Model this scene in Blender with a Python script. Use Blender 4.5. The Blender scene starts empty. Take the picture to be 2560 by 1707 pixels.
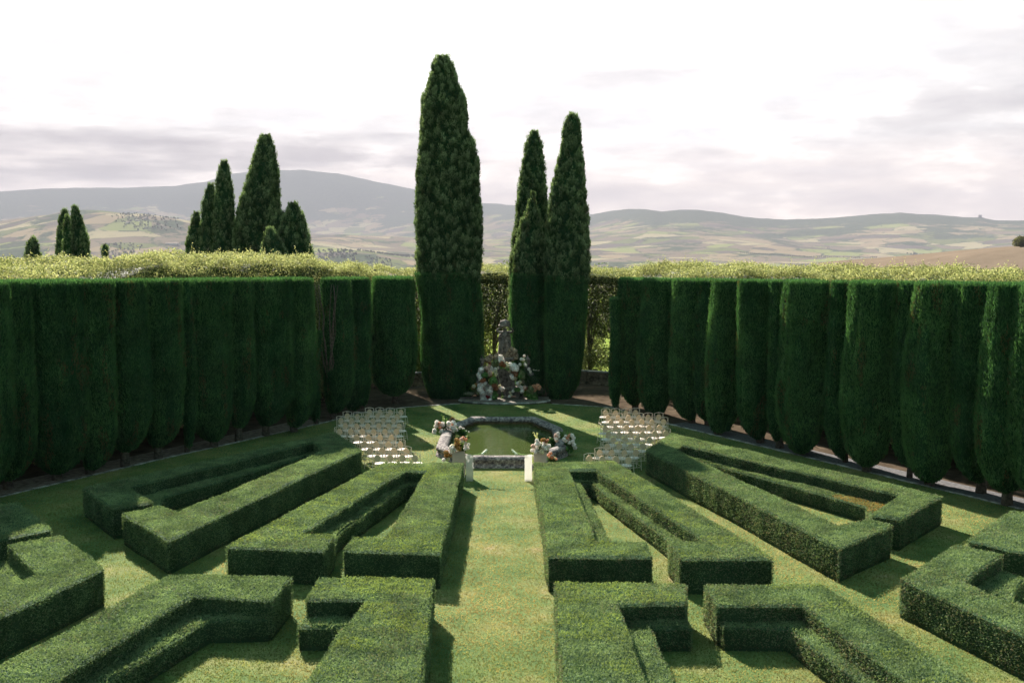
import bpy, bmesh, math, random
import numpy as np
from mathutils import Vector, Matrix
from mathutils.geometry import tessellate_polygon
R = math.radians
rng = np.random.default_rng(7)
random.seed(7)
S = bpy.context.scene
col = S.collection

# ------------------------------------------------------------------ camera
FPX, HY, CH = 2489.0, 604.0, 9.0
PITCH = math.atan((853.5 - HY) / FPX)
cam_d = bpy.data.cameras.new('camera'); cam = bpy.data.objects.new('camera', cam_d); col.objects.link(cam)
cam.location = (0, 0, CH); cam.rotation_euler = (math.pi/2 - PITCH, 0, 0)
cam_d.sensor_width = 36; cam_d.lens = 36 * FPX / 2560; cam_d.clip_start = 0.1; cam_d.clip_end = 90000
S.camera = cam

def ray(x, y):
    dx = (x-1280)/FPX; dy = -(y-853.5)/FPX
    return dx, math.cos(PITCH)+dy*math.sin(PITCH), -math.sin(PITCH)+dy*math.cos(PITCH)
def un(x, y, z=0.0):                # point at height z seen at photo point x, y
    a, b, c = ray(x, y); t = (z-CH)/c
    return (a*t, b*t)
def at(x, y, Y):                    # point at distance Y seen at photo point x, y
    a, b, c = ray(x, y); t = Y/b
    return Vector((a*t, Y, CH+c*t))
V = 1.0884                          # display pixel -> source pixel

# ------------------------------------------------------------------ noise
def _h(i, j, k, s):
    n = (i*374761393 + j*668265263 + k*1274126177 + s*974634777) & 0xffffffff
    n = ((n ^ (n >> 13)) * 1274126177) & 0xffffffff
    return ((n ^ (n >> 16)) & 0xffff) / 65535.0
def noise(p, s=0):
    p = np.asarray(p, float); f = np.floor(p).astype(np.int64); t = p-f; t = t*t*(3-2*t)
    r = 0
    for a in (0, 1):
        wa = t[..., 0] if a else 1-t[..., 0]
        for b in (0, 1):
            wb = t[..., 1] if b else 1-t[..., 1]
            for c in (0, 1):
                wc = t[..., 2] if c else 1-t[..., 2]
                r = r + wa*wb*wc*_h(f[..., 0]+a, f[..., 1]+b, f[..., 2]+c, s)
    return r*2-1
def fbm(p, o=4, s=0):
    p = np.asarray(p, float); r = 0; a = 1; n = 0
    for i in range(o):
        r = r + a*noise(p*(2**i), s+i); n += a; a *= .5
    return r/n

# ------------------------------------------------------------------ objects
def tag(o, label=None, cat=None, group=None, kind=None):
    if label: o['label'] = label
    if cat: o['category'] = cat
    if group: o['group'] = group
    if kind: o['kind'] = kind
    return o
def empty(name, loc=(0, 0, 0), rz=0):
    o = bpy.data.objects.new(name, None); col.objects.link(o); o.location = loc; o.rotation_euler = (0, 0, rz)
    o.empty_display_size = .2
    return o
def link(name, me, mat=None, parent=None):
    o = bpy.data.objects.new(name, me); col.objects.link(o)
    if mat: me.materials.append(mat)
    if parent:
        o.parent = parent
        o.matrix_parent_inverse = Matrix()
    return o
def mesh(name, verts, faces, cols=None, smooth=False):
    """verts (n,3); faces = list of index arrays (m,3) or (m,4); cols per face (sum m,3)"""
    me = bpy.data.meshes.new(name)
    verts = np.asarray(verts, np.float32)
    fs = [np.asarray(f, np.int32) for f in (faces if isinstance(faces, list) else [faces]) if len(f)]
    idx = np.concatenate([f.ravel() for f in fs])
    tot = np.concatenate([np.full(len(f), f.shape[1], np.int32) for f in fs])
    st = np.concatenate([[0], np.cumsum(tot)[:-1]]).astype(np.int32)
    me.vertices.add(len(verts)); me.vertices.foreach_set('co', verts.ravel())
    me.loops.add(len(idx)); me.loops.foreach_set('vertex_index', idx)
    me.polygons.add(len(tot)); me.polygons.foreach_set('loop_start', st); me.polygons.foreach_set('loop_total', tot)
    if smooth: me.polygons.foreach_set('use_smooth', np.ones(len(tot), bool))
    if cols is not None:
        a = me.attributes.new('col', 'FLOAT_COLOR', 'FACE')
        c = np.ones((len(tot), 4), np.float32); c[:, :3] = cols
        a.data.foreach_set('color', c.ravel())
    me.update(); me.validate()
    return me
class MB:                           # gathers simple shapes into one mesh
    def __init__(s): s.v = []; s.f = []
    def add(s, vs, fs):
        o = len(s.v); s.v += [tuple(v) for v in vs]; s.f += [tuple(i+o for i in f) for f in fs]
    def box(s, x0, x1, y0, y1, z0, z1, c=0.0):
        if c <= 0:
            s.add([(x, y, z) for z in (z0, z1) for (x, y) in ((x0, y0), (x1, y0), (x1, y1), (x0, y1))],
                  [(3, 2, 1, 0), (4, 5, 6, 7), (0, 1, 5, 4), (1, 2, 6, 5), (2, 3, 7, 6), (3, 0, 4, 7)])
        else:
            s.lathe_poly([(x0, y0), (x1, y0), (x1, y1), (x0, y1)], [(z0, 0), (z1-c, 0), (z1, c)])
    def lathe_poly(s, poly, prof):  # polygon outline, profile of (z, inset)
        n = len(poly); cx = sum(p[0] for p in poly)/n; cy = sum(p[1] for p in poly)/n
        vs = []
        for z, ins in prof:
            for (x, y) in poly:
                vs.append((x - math.copysign(min(ins, abs(x-cx)), x-cx), y - math.copysign(min(ins, abs(y-cy)), y-cy), z))
        fs = []
        for k in range(len(prof)-1):
            for i in range(n):
                j = (i+1) % n; fs.append((k*n+i, k*n+j, (k+1)*n+j, (k+1)*n+i))
        fs.append(tuple(range(n-1, -1, -1))); fs.append(tuple((len(prof)-1)*n+i for i in range(n)))
        s.add(vs, fs)
    def tube(s, pts, r, n=6, cap=True):
        pts = [Vector(p) for p in pts]; rs = r if hasattr(r, '__len__') else [r]*len(pts)
        vs = []; up = Vector((0, 0, 1)); prev = None
        for i, p in enumerate(pts):
            d = (pts[min(i+1, len(pts)-1)] - pts[max(i-1, 0)]).normalized()
            if prev is None:
                a = d.cross(up if abs(d.z) < .9 else Vector((1, 0, 0))).normalized()
            else:
                a = (prev - d*prev.dot(d)).normalized()
            prev = a; b = d.cross(a)
            for k in range(n):
                t = 2*math.pi*k/n; vs.append(p + (a*math.cos(t)+b*math.sin(t))*rs[i])
        fs = [(i*n+k, i*n+(k+1) % n, (i+1)*n+(k+1) % n, (i+1)*n+k) for i in range(len(pts)-1) for k in range(n)]
        if cap: fs += [tuple(range(n-1, -1, -1)), tuple((len(pts)-1)*n+k for k in range(n))]
        s.add(vs, fs)
    def lathe(s, prof, c=(0, 0, 0), n=16, sx=1, sy=1):
        vs = []; m = len(prof)
        for r, z in prof:
            for k in range(n):
                t = 2*math.pi*k/n; vs.append((c[0]+r*sx*math.cos(t), c[1]+r*sy*math.sin(t), c[2]+z))
        fs = [(i*n+k, i*n+(k+1) % n, (i+1)*n+(k+1) % n, (i+1)*n+k) for i in range(m-1) for k in range(n)]
        fs += [tuple(range(n-1, -1, -1)), tuple((m-1)*n+k for k in range(n))]
        s.add(vs, fs)
    def build(s, name, mat, parent=None, smooth=False):
        me = bpy.data.meshes.new(name); me.from_pydata([tuple(v) for v in s.v], [], s.f); me.validate()
        if smooth: me.polygons.foreach_set('use_smooth', np.ones(len(me.polygons), bool))
        me.update()
        return link(name, me, mat, parent)

# ------------------------------------------------------------------ materials
def nmat(name):
    m = bpy.data.materials.new(name); m.use_nodes = True
    nt = m.node_tree; nt.nodes.clear(); return m, nt
def N(nt, t, **k):
    n = nt.nodes.new(t)
    for a, b in k.items():
        if a.startswith('i_'): n.inputs[a[2:].replace('_', ' ')].default_value = b
        else: setattr(n, a, b)
    return n
def ramp(nt, stops):
    r = N(nt, 'ShaderNodeValToRGB'); e = r.color_ramp.elements
    while len(e) > 1: e.remove(e[-1])
    for i, (p, c) in enumerate(stops):
        q = e[0] if i == 0 else e.new(p)
        q.position = p; q.color = (*c, 1)
    return r
def simple(name, c1, c2, scale=8, rough=.8, bump=.3, bscale=40, spec=.3, dist=.01, detail=6, mid=.5):
    m, nt = nmat(name); L = nt.links
    tc = N(nt, 'ShaderNodeTexCoord')
    n1 = N(nt, 'ShaderNodeTexNoise'); n1.inputs['Scale'].default_value = scale; n1.inputs['Detail'].default_value = detail
    L.new(tc.outputs['Object'], n1.inputs['Vector'])
    r = ramp(nt, [(mid-.14, c1), (mid+.14, c2)]); L.new(n1.outputs['Fac'], r.inputs['Fac'])
    n2 = N(nt, 'ShaderNodeTexNoise'); n2.inputs['Scale'].default_value = bscale; n2.inputs['Detail'].default_value = 5
    L.new(tc.outputs['Object'], n2.inputs['Vector'])
    b = N(nt, 'ShaderNodeBump'); b.inputs['Strength'].default_value = bump; b.inputs['Distance'].default_value = dist
    L.new(n2.outputs['Fac'], b.inputs['Height'])
    p = N(nt, 'ShaderNodeBsdfPrincipled'); p.inputs['Roughness'].default_value = rough; p.inputs['Specular IOR Level'].default_value = spec
    L.new(r.outputs['Color'], p.inputs['Base Color']); L.new(b.outputs['Normal'], p.inputs['Normal'])
    o = N(nt, 'ShaderNodeOutputMaterial'); L.new(p.outputs[0], o.inputs[0])
    return m
def leafmat(name, trans=.35, rough=.55, spec=.25, tint=(1, 1, .6)):
    m, nt = nmat(name); L = nt.links
    a = N(nt, 'ShaderNodeAttribute', attribute_name='col')
    tc = N(nt, 'ShaderNodeTexCoord'); n1 = N(nt, 'ShaderNodeTexNoise'); n1.inputs['Scale'].default_value = 1.3; n1.inputs['Detail'].default_value = 5
    L.new(tc.outputs['Object'], n1.inputs['Vector'])
    mr = N(nt, 'ShaderNodeMapRange'); mr.inputs['From Min'].default_value = .3; mr.inputs['From Max'].default_value = .7
    mr.inputs['To Min'].default_value = .7; mr.inputs['To Max'].default_value = 1.3
    L.new(n1.outputs['Fac'], mr.inputs['Value'])
    mx = N(nt, 'ShaderNodeVectorMath', operation='SCALE'); L.new(a.outputs['Color'], mx.inputs[0]); L.new(mr.outputs[0], mx.inputs['Scale'])
    p = N(nt, 'ShaderNodeBsdfPrincipled'); p.inputs['Roughness'].default_value = rough; p.inputs['Specular IOR Level'].default_value = spec
    L.new(mx.outputs[0], p.inputs['Base Color'])
    t = N(nt, 'ShaderNodeBsdfTranslucent')
    v = N(nt, 'ShaderNodeVectorMath', operation='MULTIPLY'); v.inputs[1].default_value = (1.5*tint[0], 1.5*tint[1], 1.5*tint[2])
    L.new(mx.outputs[0], v.inputs[0]); L.new(v.outputs[0], t.inputs['Color'])
    s = N(nt, 'ShaderNodeMixShader'); s.inputs[0].default_value = trans
    L.new(p.outputs[0], s.inputs[1]); L.new(t.outputs[0], s.inputs[2])
    o = N(nt, 'ShaderNodeOutputMaterial'); L.new(s.outputs[0], o.inputs[0])
    return m
M = {}
M['box_leaf'] = leafmat('box_leaf', .3, .75, .06)
M['cyp_leaf'] = leafmat('cypress_leaf', .28, .8, .05)
M['laurel_leaf'] = leafmat('laurel_leaf', .45, .6, .15, (1, 1, .8))
M['grass_leaf'] = leafmat('grass_leaf', .5, .7, .05, (2.5, 1.65, 1.2))
M['flower_leaf'] = leafmat('flower_foliage', .35, .5, .3)
M['petal'] = leafmat('petal', .3, .6, .2, (1, 1, .95))
M['bark'] = simple('bark', (.06, .045, .035), (.16, .13, .10), 9, .9, .8, 30, dist=.03)
M['pale_bark'] = simple('pale_bark', (.20, .16, .12), (.34, .28, .22), 12, .9, .6, 30, dist=.02)
M['metal'] = simple('cream_metal', (.60, .49, .40), (.72, .60, .50), 20, .5, .1, 90, .4)
M['seat'] = simple('white_seat', (.74, .65, .60), (.84, .76, .71), 14, .6, .15, 60, .3)
M['cane'] = simple('tan_panel', (.56, .40, .26), (.68, .51, .35), 26, .7, .2, 90, .2)
M['water'] = None

def stone(name, base, dark, light, scale=6):
    m, nt = nmat(name); L = nt.links
    tc = N(nt, 'ShaderNodeTexCoord')
    n1 = N(nt, 'ShaderNodeTexNoise'); n1.inputs['Scale'].default_value = scale; n1.inputs['Detail'].default_value = 9; n1.inputs['Roughness'].default_value = .7
    n2 = N(nt, 'ShaderNodeTexNoise'); n2.inputs['Scale'].default_value = scale*.25; n2.inputs['Detail'].default_value = 3
    L.new(tc.outputs['Object'], n1.inputs['Vector']); L.new(tc.outputs['Object'], n2.inputs['Vector'])
    ad = N(nt, 'ShaderNodeMath', operation='MULTIPLY_ADD'); ad.inputs[1].default_value = .35
    L.new(n2.outputs['Fac'], ad.inputs[0]); L.new(n1.outputs['Fac'], ad.inputs[2])
    r = ramp(nt, [(.58, dark), (.66, base), (.72, base), (.80, light)]); L.new(ad.outputs[0], r.inputs['Fac'])
    b = N(nt, 'ShaderNodeBump'); b.inputs['Strength'].default_value = .8; b.inputs['Distance'].default_value = .03
    L.new(n1.outputs['Fac'], b.inputs['Height'])
    p = N(nt, 'ShaderNodeBsdfPrincipled'); p.inputs['Roughness'].default_value = .9; p.inputs['Specular IOR Level'].default_value = .2
    L.new(r.outputs['Color'], p.inputs['Base Color']); L.new(b.outputs['Normal'], p.inputs['Normal'])
    o = N(nt, 'ShaderNodeOutputMaterial'); L.new(p.outputs[0], o.inputs[0])
    return m
M['rim'] = stone('lichened_stone', (.21, .175, .17), (.05, .042, .05), (.42, .37, .34), 9)
M['statue'] = stone('weathered_stone', (.19, .16, .145), (.05, .042, .038), (.34, .29, .26), 5)
M['rock'] = stone('tan_rock', (.30, .22, .15), (.09, .06, .04), (.42, .32, .23), 8)
M['wallstone'] = stone('wall_stone', (.20, .15, .11), (.06, .045, .035), (.32, .26, .20), 3)
M['paver'] = stone('edging_stone', (.28, .26, .24), (.10, .09, .09), (.50, .47, .43), 2.5)
M['inner'] = simple('pool_lining', (.07, .045, .02), (.16, .11, .05), 4, .7, .2)

def mat_bricks():
    m, nt = nmat('brick_paving'); L = nt.links
    tc = N(nt, 'ShaderNodeTexCoord'); mp = N(nt, 'ShaderNodeMapping'); mp.inputs['Scale'].default_value = (1, 1, 1)
    br = N(nt, 'ShaderNodeTexBrick'); br.inputs['Scale'].default_value = 1
    br.inputs['Brick Width'].default_value = .3; br.inputs['Row Height'].default_value = .15; br.inputs['Mortar Size'].default_value = .012
    br.inputs['Color1'].default_value = (.26, .20, .16, 1); br.inputs['Color2'].default_value = (.17, .13, .11, 1); br.inputs['Mortar'].default_value = (.06, .055, .04, 1)
    L.new(tc.outputs['Object'], mp.inputs[0]); L.new(mp.outputs[0], br.inputs['Vector'])
    n = N(nt, 'ShaderNodeTexNoise'); n.inputs['Scale'].default_value = 6; n.inputs['Detail'].default_value = 6
    L.new(tc.outputs['Object'], n.inputs['Vector'])
    mx = N(nt, 'ShaderNodeMix', data_type='RGBA', blend_type='MULTIPLY'); mx.inputs[0].default_value = .7
    r = ramp(nt, [(.35, (.5, .5, .5)), (.65, (1.2, 1.2, 1.15))]); L.new(n.outputs['Fac'], r.inputs[0])
    L.new(br.outputs['Color'], mx.inputs[6]); L.new(r.outputs[0], mx.inputs[7])
    p = N(nt, 'ShaderNodeBsdfPrincipled'); p.inputs['Roughness'].default_value = .9
    b = N(nt, 'ShaderNodeBump'); b.inputs['Distance'].default_value = .02; L.new(br.outputs['Fac'], b.inputs['Height']); b.invert = True
    L.new(b.outputs[0], p.inputs['Normal'])
    L.new(mx.outputs[2], p.inputs['Base Color']); o = N(nt, 'ShaderNodeOutputMaterial'); L.new(p.outputs[0], o.inputs[0])
    return m
M['brick'] = mat_bricks()

def mat_lawn():
    m, nt = nmat('lawn_grass'); L = nt.links
    tc = N(nt, 'ShaderNodeTexCoord')
    def no(s, d=6, ro=.6):
        n = N(nt, 'ShaderNodeTexNoise'); n.inputs['Scale'].default_value = s; n.inputs['Detail'].default_value = d; n.inputs['Roughness'].default_value = ro
        L.new(tc.outputs['Object'], n.inputs['Vector']); return n
    a = no(.55, 5); b = no(14, 6, .75); c = no(60, 3)
    r1 = ramp(nt, [(.36, (.065, .115, .04)), (.5, (.115, .16, .055)), (.64, (.19, .19, .08)), (.72, (.27, .215, .125))])
    L.new(a.outputs['Fac'], r1.inputs[0])
    r2 = ramp(nt, [(.3, (.55, .6, .5)), (.7, (1.35, 1.3, 1.2))]); L.new(b.outputs['Fac'], r2.inputs[0])
    mx = N(nt, 'ShaderNodeMix', data_type='RGBA', blend_type='MULTIPLY'); mx.inputs[0].default_value = 1
    L.new(r1.outputs[0], mx.inputs[6]); L.new(r2.outputs[0], mx.inputs[7])
    p = N(nt, 'ShaderNodeBsdfPrincipled'); p.inputs['Roughness'].default_value = .9; p.inputs['Specular IOR Level'].default_value = .1
    bp = N(nt, 'ShaderNodeBump'); bp.inputs['Strength'].default_value = .6; bp.inputs['Distance'].default_value = .03
    L.new(c.outputs['Fac'], bp.inputs['Height']); L.new(bp.outputs[0], p.inputs['Normal'])
    L.new(mx.outputs[2], p.inputs['Base Color']); o = N(nt, 'ShaderNodeOutputMaterial'); L.new(p.outputs[0], o.inputs[0])
    return m
M['lawn'] = mat_lawn()

def mat_water():
    m, nt = nmat('murky_water'); L = nt.links
    tc = N(nt, 'ShaderNodeTexCoord'); mp = N(nt, 'ShaderNodeMapping'); mp.inputs['Scale'].default_value = (1.1, 3.2, 1)
    L.new(tc.outputs['Object'], mp.inputs[0])
    n = N(nt, 'ShaderNodeTexNoise'); n.inputs['Scale'].default_value = 2.2; n.inputs['Detail'].default_value = 4
    L.new(mp.outputs[0], n.inputs['Vector'])
    b = N(nt, 'ShaderNodeBump'); b.inputs['Strength'].default_value = .35; b.inputs['Distance'].default_value = .02; L.new(n.outputs['Fac'], b.inputs['Height'])
    p = N(nt, 'ShaderNodeBsdfPrincipled'); p.inputs['Base Color'].default_value = (.05, .068, .02, 1); p.inputs['Roughness'].default_value = .06
    p.inputs['IOR'].default_value = 1.33; p.inputs['Specular IOR Level'].default_value = .7
    L.new(b.outputs[0], p.inputs['Normal']); o = N(nt, 'ShaderNodeOutputMaterial'); L.new(p.outputs[0], o.inputs[0])
    return m
M['water'] = mat_water()

def mat_frost():
    m, nt = nmat('frosted_acrylic'); L = nt.links
    d = N(nt, 'ShaderNodeBsdfPrincipled'); d.inputs['Base Color'].default_value = (.80, .74, .70, 1); d.inputs['Roughness'].default_value = .25
    t = N(nt, 'ShaderNodeBsdfTranslucent'); t.inputs['Color'].default_value = (.85, .83, .78, 1)
    tr = N(nt, 'ShaderNodeBsdfTransparent')
    s1 = N(nt, 'ShaderNodeMixShader'); s1.inputs[0].default_value = .55; L.new(d.outputs[0], s1.inputs[1]); L.new(t.outputs[0], s1.inputs[2])
    s2 = N(nt, 'ShaderNodeMixShader'); s2.inputs[0].default_value = .6; L.new(s1.outputs[0], s2.inputs[1]); L.new(tr.outputs[0], s2.inputs[2])
    o = N(nt, 'ShaderNodeOutputMaterial'); L.new(s2.outputs[0], o.inputs[0])
    return m
M['frost'] = mat_frost()

def mat_terrain():
    m, nt = nmat('terrain_fields'); L = nt.links
    geo = N(nt, 'ShaderNodeNewGeometry')
    def noi(sc, d=5, ro=.55, vec=None):
        n = N(nt, 'ShaderNodeTexNoise'); n.inputs['Scale'].default_value = sc; n.inputs['Detail'].default_value = d; n.inputs['Roughness'].default_value = ro
        L.new(vec or geo.outputs['Position'], n.inputs['Vector']); return n
    w = noi(.0012, 3); sc = N(nt, 'ShaderNodeVectorMath', operation='MULTIPLY_ADD'); sc.inputs[1].default_value = (420, 420, 0)
    L.new(w.outputs['Color'], sc.inputs[0]); L.new(geo.outputs['Position'], sc.inputs[2])
    fl = N(nt, 'ShaderNodeVectorMath', operation='MULTIPLY'); fl.inputs[1].default_value = (1, 1, 0); L.new(sc.outputs[0], fl.inputs[0])
    vo = N(nt, 'ShaderNodeTexVoronoi'); vo.inputs['Scale'].default_value = .0034; L.new(fl.outputs[0], vo.inputs['Vector'])
    sp = N(nt, 'ShaderNodeSeparateColor'); L.new(vo.outputs['Color'], sp.inputs[0])
    fr = ramp(nt, [(0, (.16, .125, .09)), (.2, (.25, .19, .12)), (.38, (.125, .135, .055)), (.5, (.18, .14, .10)), (.62, (.30, .25, .15)), (.74, (.20, .21, .08)), (.85, (.11, .09, .075)), (1, (.32, .26, .17))])
    fr.color_ramp.interpolation = 'CONSTANT'; L.new(sp.outputs[0], fr.inputs[0])
    # woods and hedgerows
    wn = noi(.0017, 9, .68); at_ = N(nt, 'ShaderNodeAttribute', attribute_name='wood')
    ad = N(nt, 'ShaderNodeMath', operation='ADD'); L.new(wn.outputs['Fac'], ad.inputs[0]); L.new(at_.outputs['Fac'], ad.inputs[1])
    wr = ramp(nt, [(.525, (0, 0, 0)), (.55, (1, 1, 1))]); L.new(ad.outputs[0], wr.inputs[0])
    mx = N(nt, 'ShaderNodeMix', data_type='RGBA'); L.new(wr.outputs[0], mx.inputs[0]); L.new(fr.outputs[0], mx.inputs[6])
    wc = noi(.02, 4); wcr = ramp(nt, [(.35, (.035, .05, .03)), (.65, (.075, .09, .05))]); L.new(wc.outputs['Fac'], wcr.inputs[0]); L.new(wcr.outputs[0], mx.inputs[7])
    # edges of fields
    ve = N(nt, 'ShaderNodeTexVoronoi', feature='DISTANCE_TO_EDGE'); ve.inputs['Scale'].default_value = .0034; L.new(fl.outputs[0], ve.inputs['Vector'])
    hn = noi(.01, 2); lt = N(nt, 'ShaderNodeMath', operation='LESS_THAN'); lt.inputs[1].default_value = .03; L.new(ve.outputs['Distance'], lt.inputs[0])
    hg = N(nt, 'ShaderNodeMath', operation='GREATER_THAN'); hg.inputs[1].default_value = .5; L.new(hn.outputs['Fac'], hg.inputs[0])
    hm = N(nt, 'ShaderNodeMath', operation='MULTIPLY'); L.new(lt.outputs[0], hm.inputs[0]); L.new(hg.outputs[0], hm.inputs[1])
    mx2 = N(nt, 'ShaderNodeMix', data_type='RGBA'); L.new(hm.outputs[0], mx2.inputs[0]); L.new(mx.outputs[2], mx2.inputs[6]); mx2.inputs[7].default_value = (.06, .075, .04, 1)
    # near ground: leaf litter inside the garden, meadow outside (vertex colour blends)
    nearc = N(nt, 'ShaderNodeAttribute', attribute_name='near')
    n1 = noi(1.2, 8, .7); r1 = ramp(nt, [(.3, (.04, .03, .022)), (.55, (.09, .068, .05)), (.75, (.16, .125, .09))]); L.new(n1.outputs['Fac'], r1.inputs[0])
    n2 = noi(.3, 7, .7); r2 = ramp(nt, [(.3, (.13, .19, .04)), (.7, (.24, .27, .07))]); L.new(n2.outputs['Fac'], r2.inputs[0])
    n3 = noi(.03, 9, .7); r3 = ramp(nt, [(.3, (.13, .098, .075)), (.7, (.20, .15, .115))]); L.new(n3.outputs['Fac'], r3.inputs[0])
    ns = N(nt, 'ShaderNodeSeparateColor'); L.new(nearc.outputs['Color'], ns.inputs[0])
    a1 = N(nt, 'ShaderNodeMix', data_type='RGBA'); L.new(ns.outputs[2], a1.inputs[0]); L.new(mx2.outputs[2], a1.inputs[6]); L.new(r3.outputs[0], a1.inputs[7])
    a2 = N(nt, 'ShaderNodeMix', data_type='RGBA'); L.new(ns.outputs[1], a2.inputs[0]); L.new(a1.outputs[2], a2.inputs[6]); L.new(r2.outputs[0], a2.inputs[7])
    a3 = N(nt, 'ShaderNodeMix', data_type='RGBA'); L.new(ns.outputs[0], a3.inputs[0]); L.new(a2.outputs[2], a3.inputs[6]); L.new(r1.outputs[0], a3.inputs[7])
    p = N(nt, 'ShaderNodeBsdfPrincipled'); p.inputs['Roughness'].default_value = 1; p.inputs['Specular IOR Level'].default_value = 0
    L.new(a3.outputs[2], p.inputs['Base Color']); o = N(nt, 'ShaderNodeOutputMaterial'); L.new(p.outputs[0], o.inputs[0])
    return m
M['terrain'] = mat_terrain()

# ------------------------------------------------------------------ foliage tools
def unit(a): return a/np.maximum(np.linalg.norm(a, axis=-1, keepdims=True), 1e-9)
def leaves(P, D, ln, wd):
    """triangular leaves at P pointing along D"""
    n = len(P); side = unit(np.cross(D, rng.normal(size=(n, 3))))*(wd[:, None] if hasattr(wd, 'shape') else wd)*.5
    l = D*(ln[:, None] if hasattr(ln, 'shape') else ln)
    v = np.empty((n, 3, 3)); v[:, 0] = P-side-l*.3; v[:, 1] = P+side-l*.3; v[:, 2] = P+l*.7
    return v.reshape(-1, 3), np.arange(n*3).reshape(-1, 3)
def diamonds(P, D, ln, wd):
    n = len(P); side = unit(np.cross(D, rng.normal(size=(n, 3))))*(wd[:, None] if hasattr(wd, 'shape') else wd)*.5
    l = D*(ln[:, None] if hasattr(ln, 'shape') else ln)*.5
    v = np.empty((n, 4, 3)); v[:, 0] = P-l; v[:, 1] = P+side; v[:, 2] = P+l; v[:, 3] = P-side
    return v.reshape(-1, 3), np.arange(n*4).reshape(-1, 4)
def merge(parts):
    """parts of (verts, faces, cols)"""
    vs = []; t3 = []; t4 = []; c3 = []; c4 = []; o = 0
    for v, f, c in parts:
        f = np.asarray(f)+o; o += len(v); vs.append(v)
        c = np.broadcast_to(np.asarray(c, float), (len(f), 3))
        (t3 if f.shape[1] == 3 else t4).append(f); (c3 if f.shape[1] == 3 else c4).append(c)
    fs = []; cs = []
    if t3: fs.append(np.concatenate(t3)); cs.append(np.concatenate(c3))
    if t4: fs.append(np.concatenate(t4)); cs.append(np.concatenate(c4))
    return np.concatenate(vs), fs, np.concatenate(cs)
def mixc(a, b, t): t = np.clip(t, 0, 1)[:, None]; return np.asarray(a)*(1-t)+np.asarray(b)*t
DK, LT = (.052, .092, .048), (.20, .262, .135)
YEL, BRN = (.24, .29, .075), (.19, .16, .11)

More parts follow.
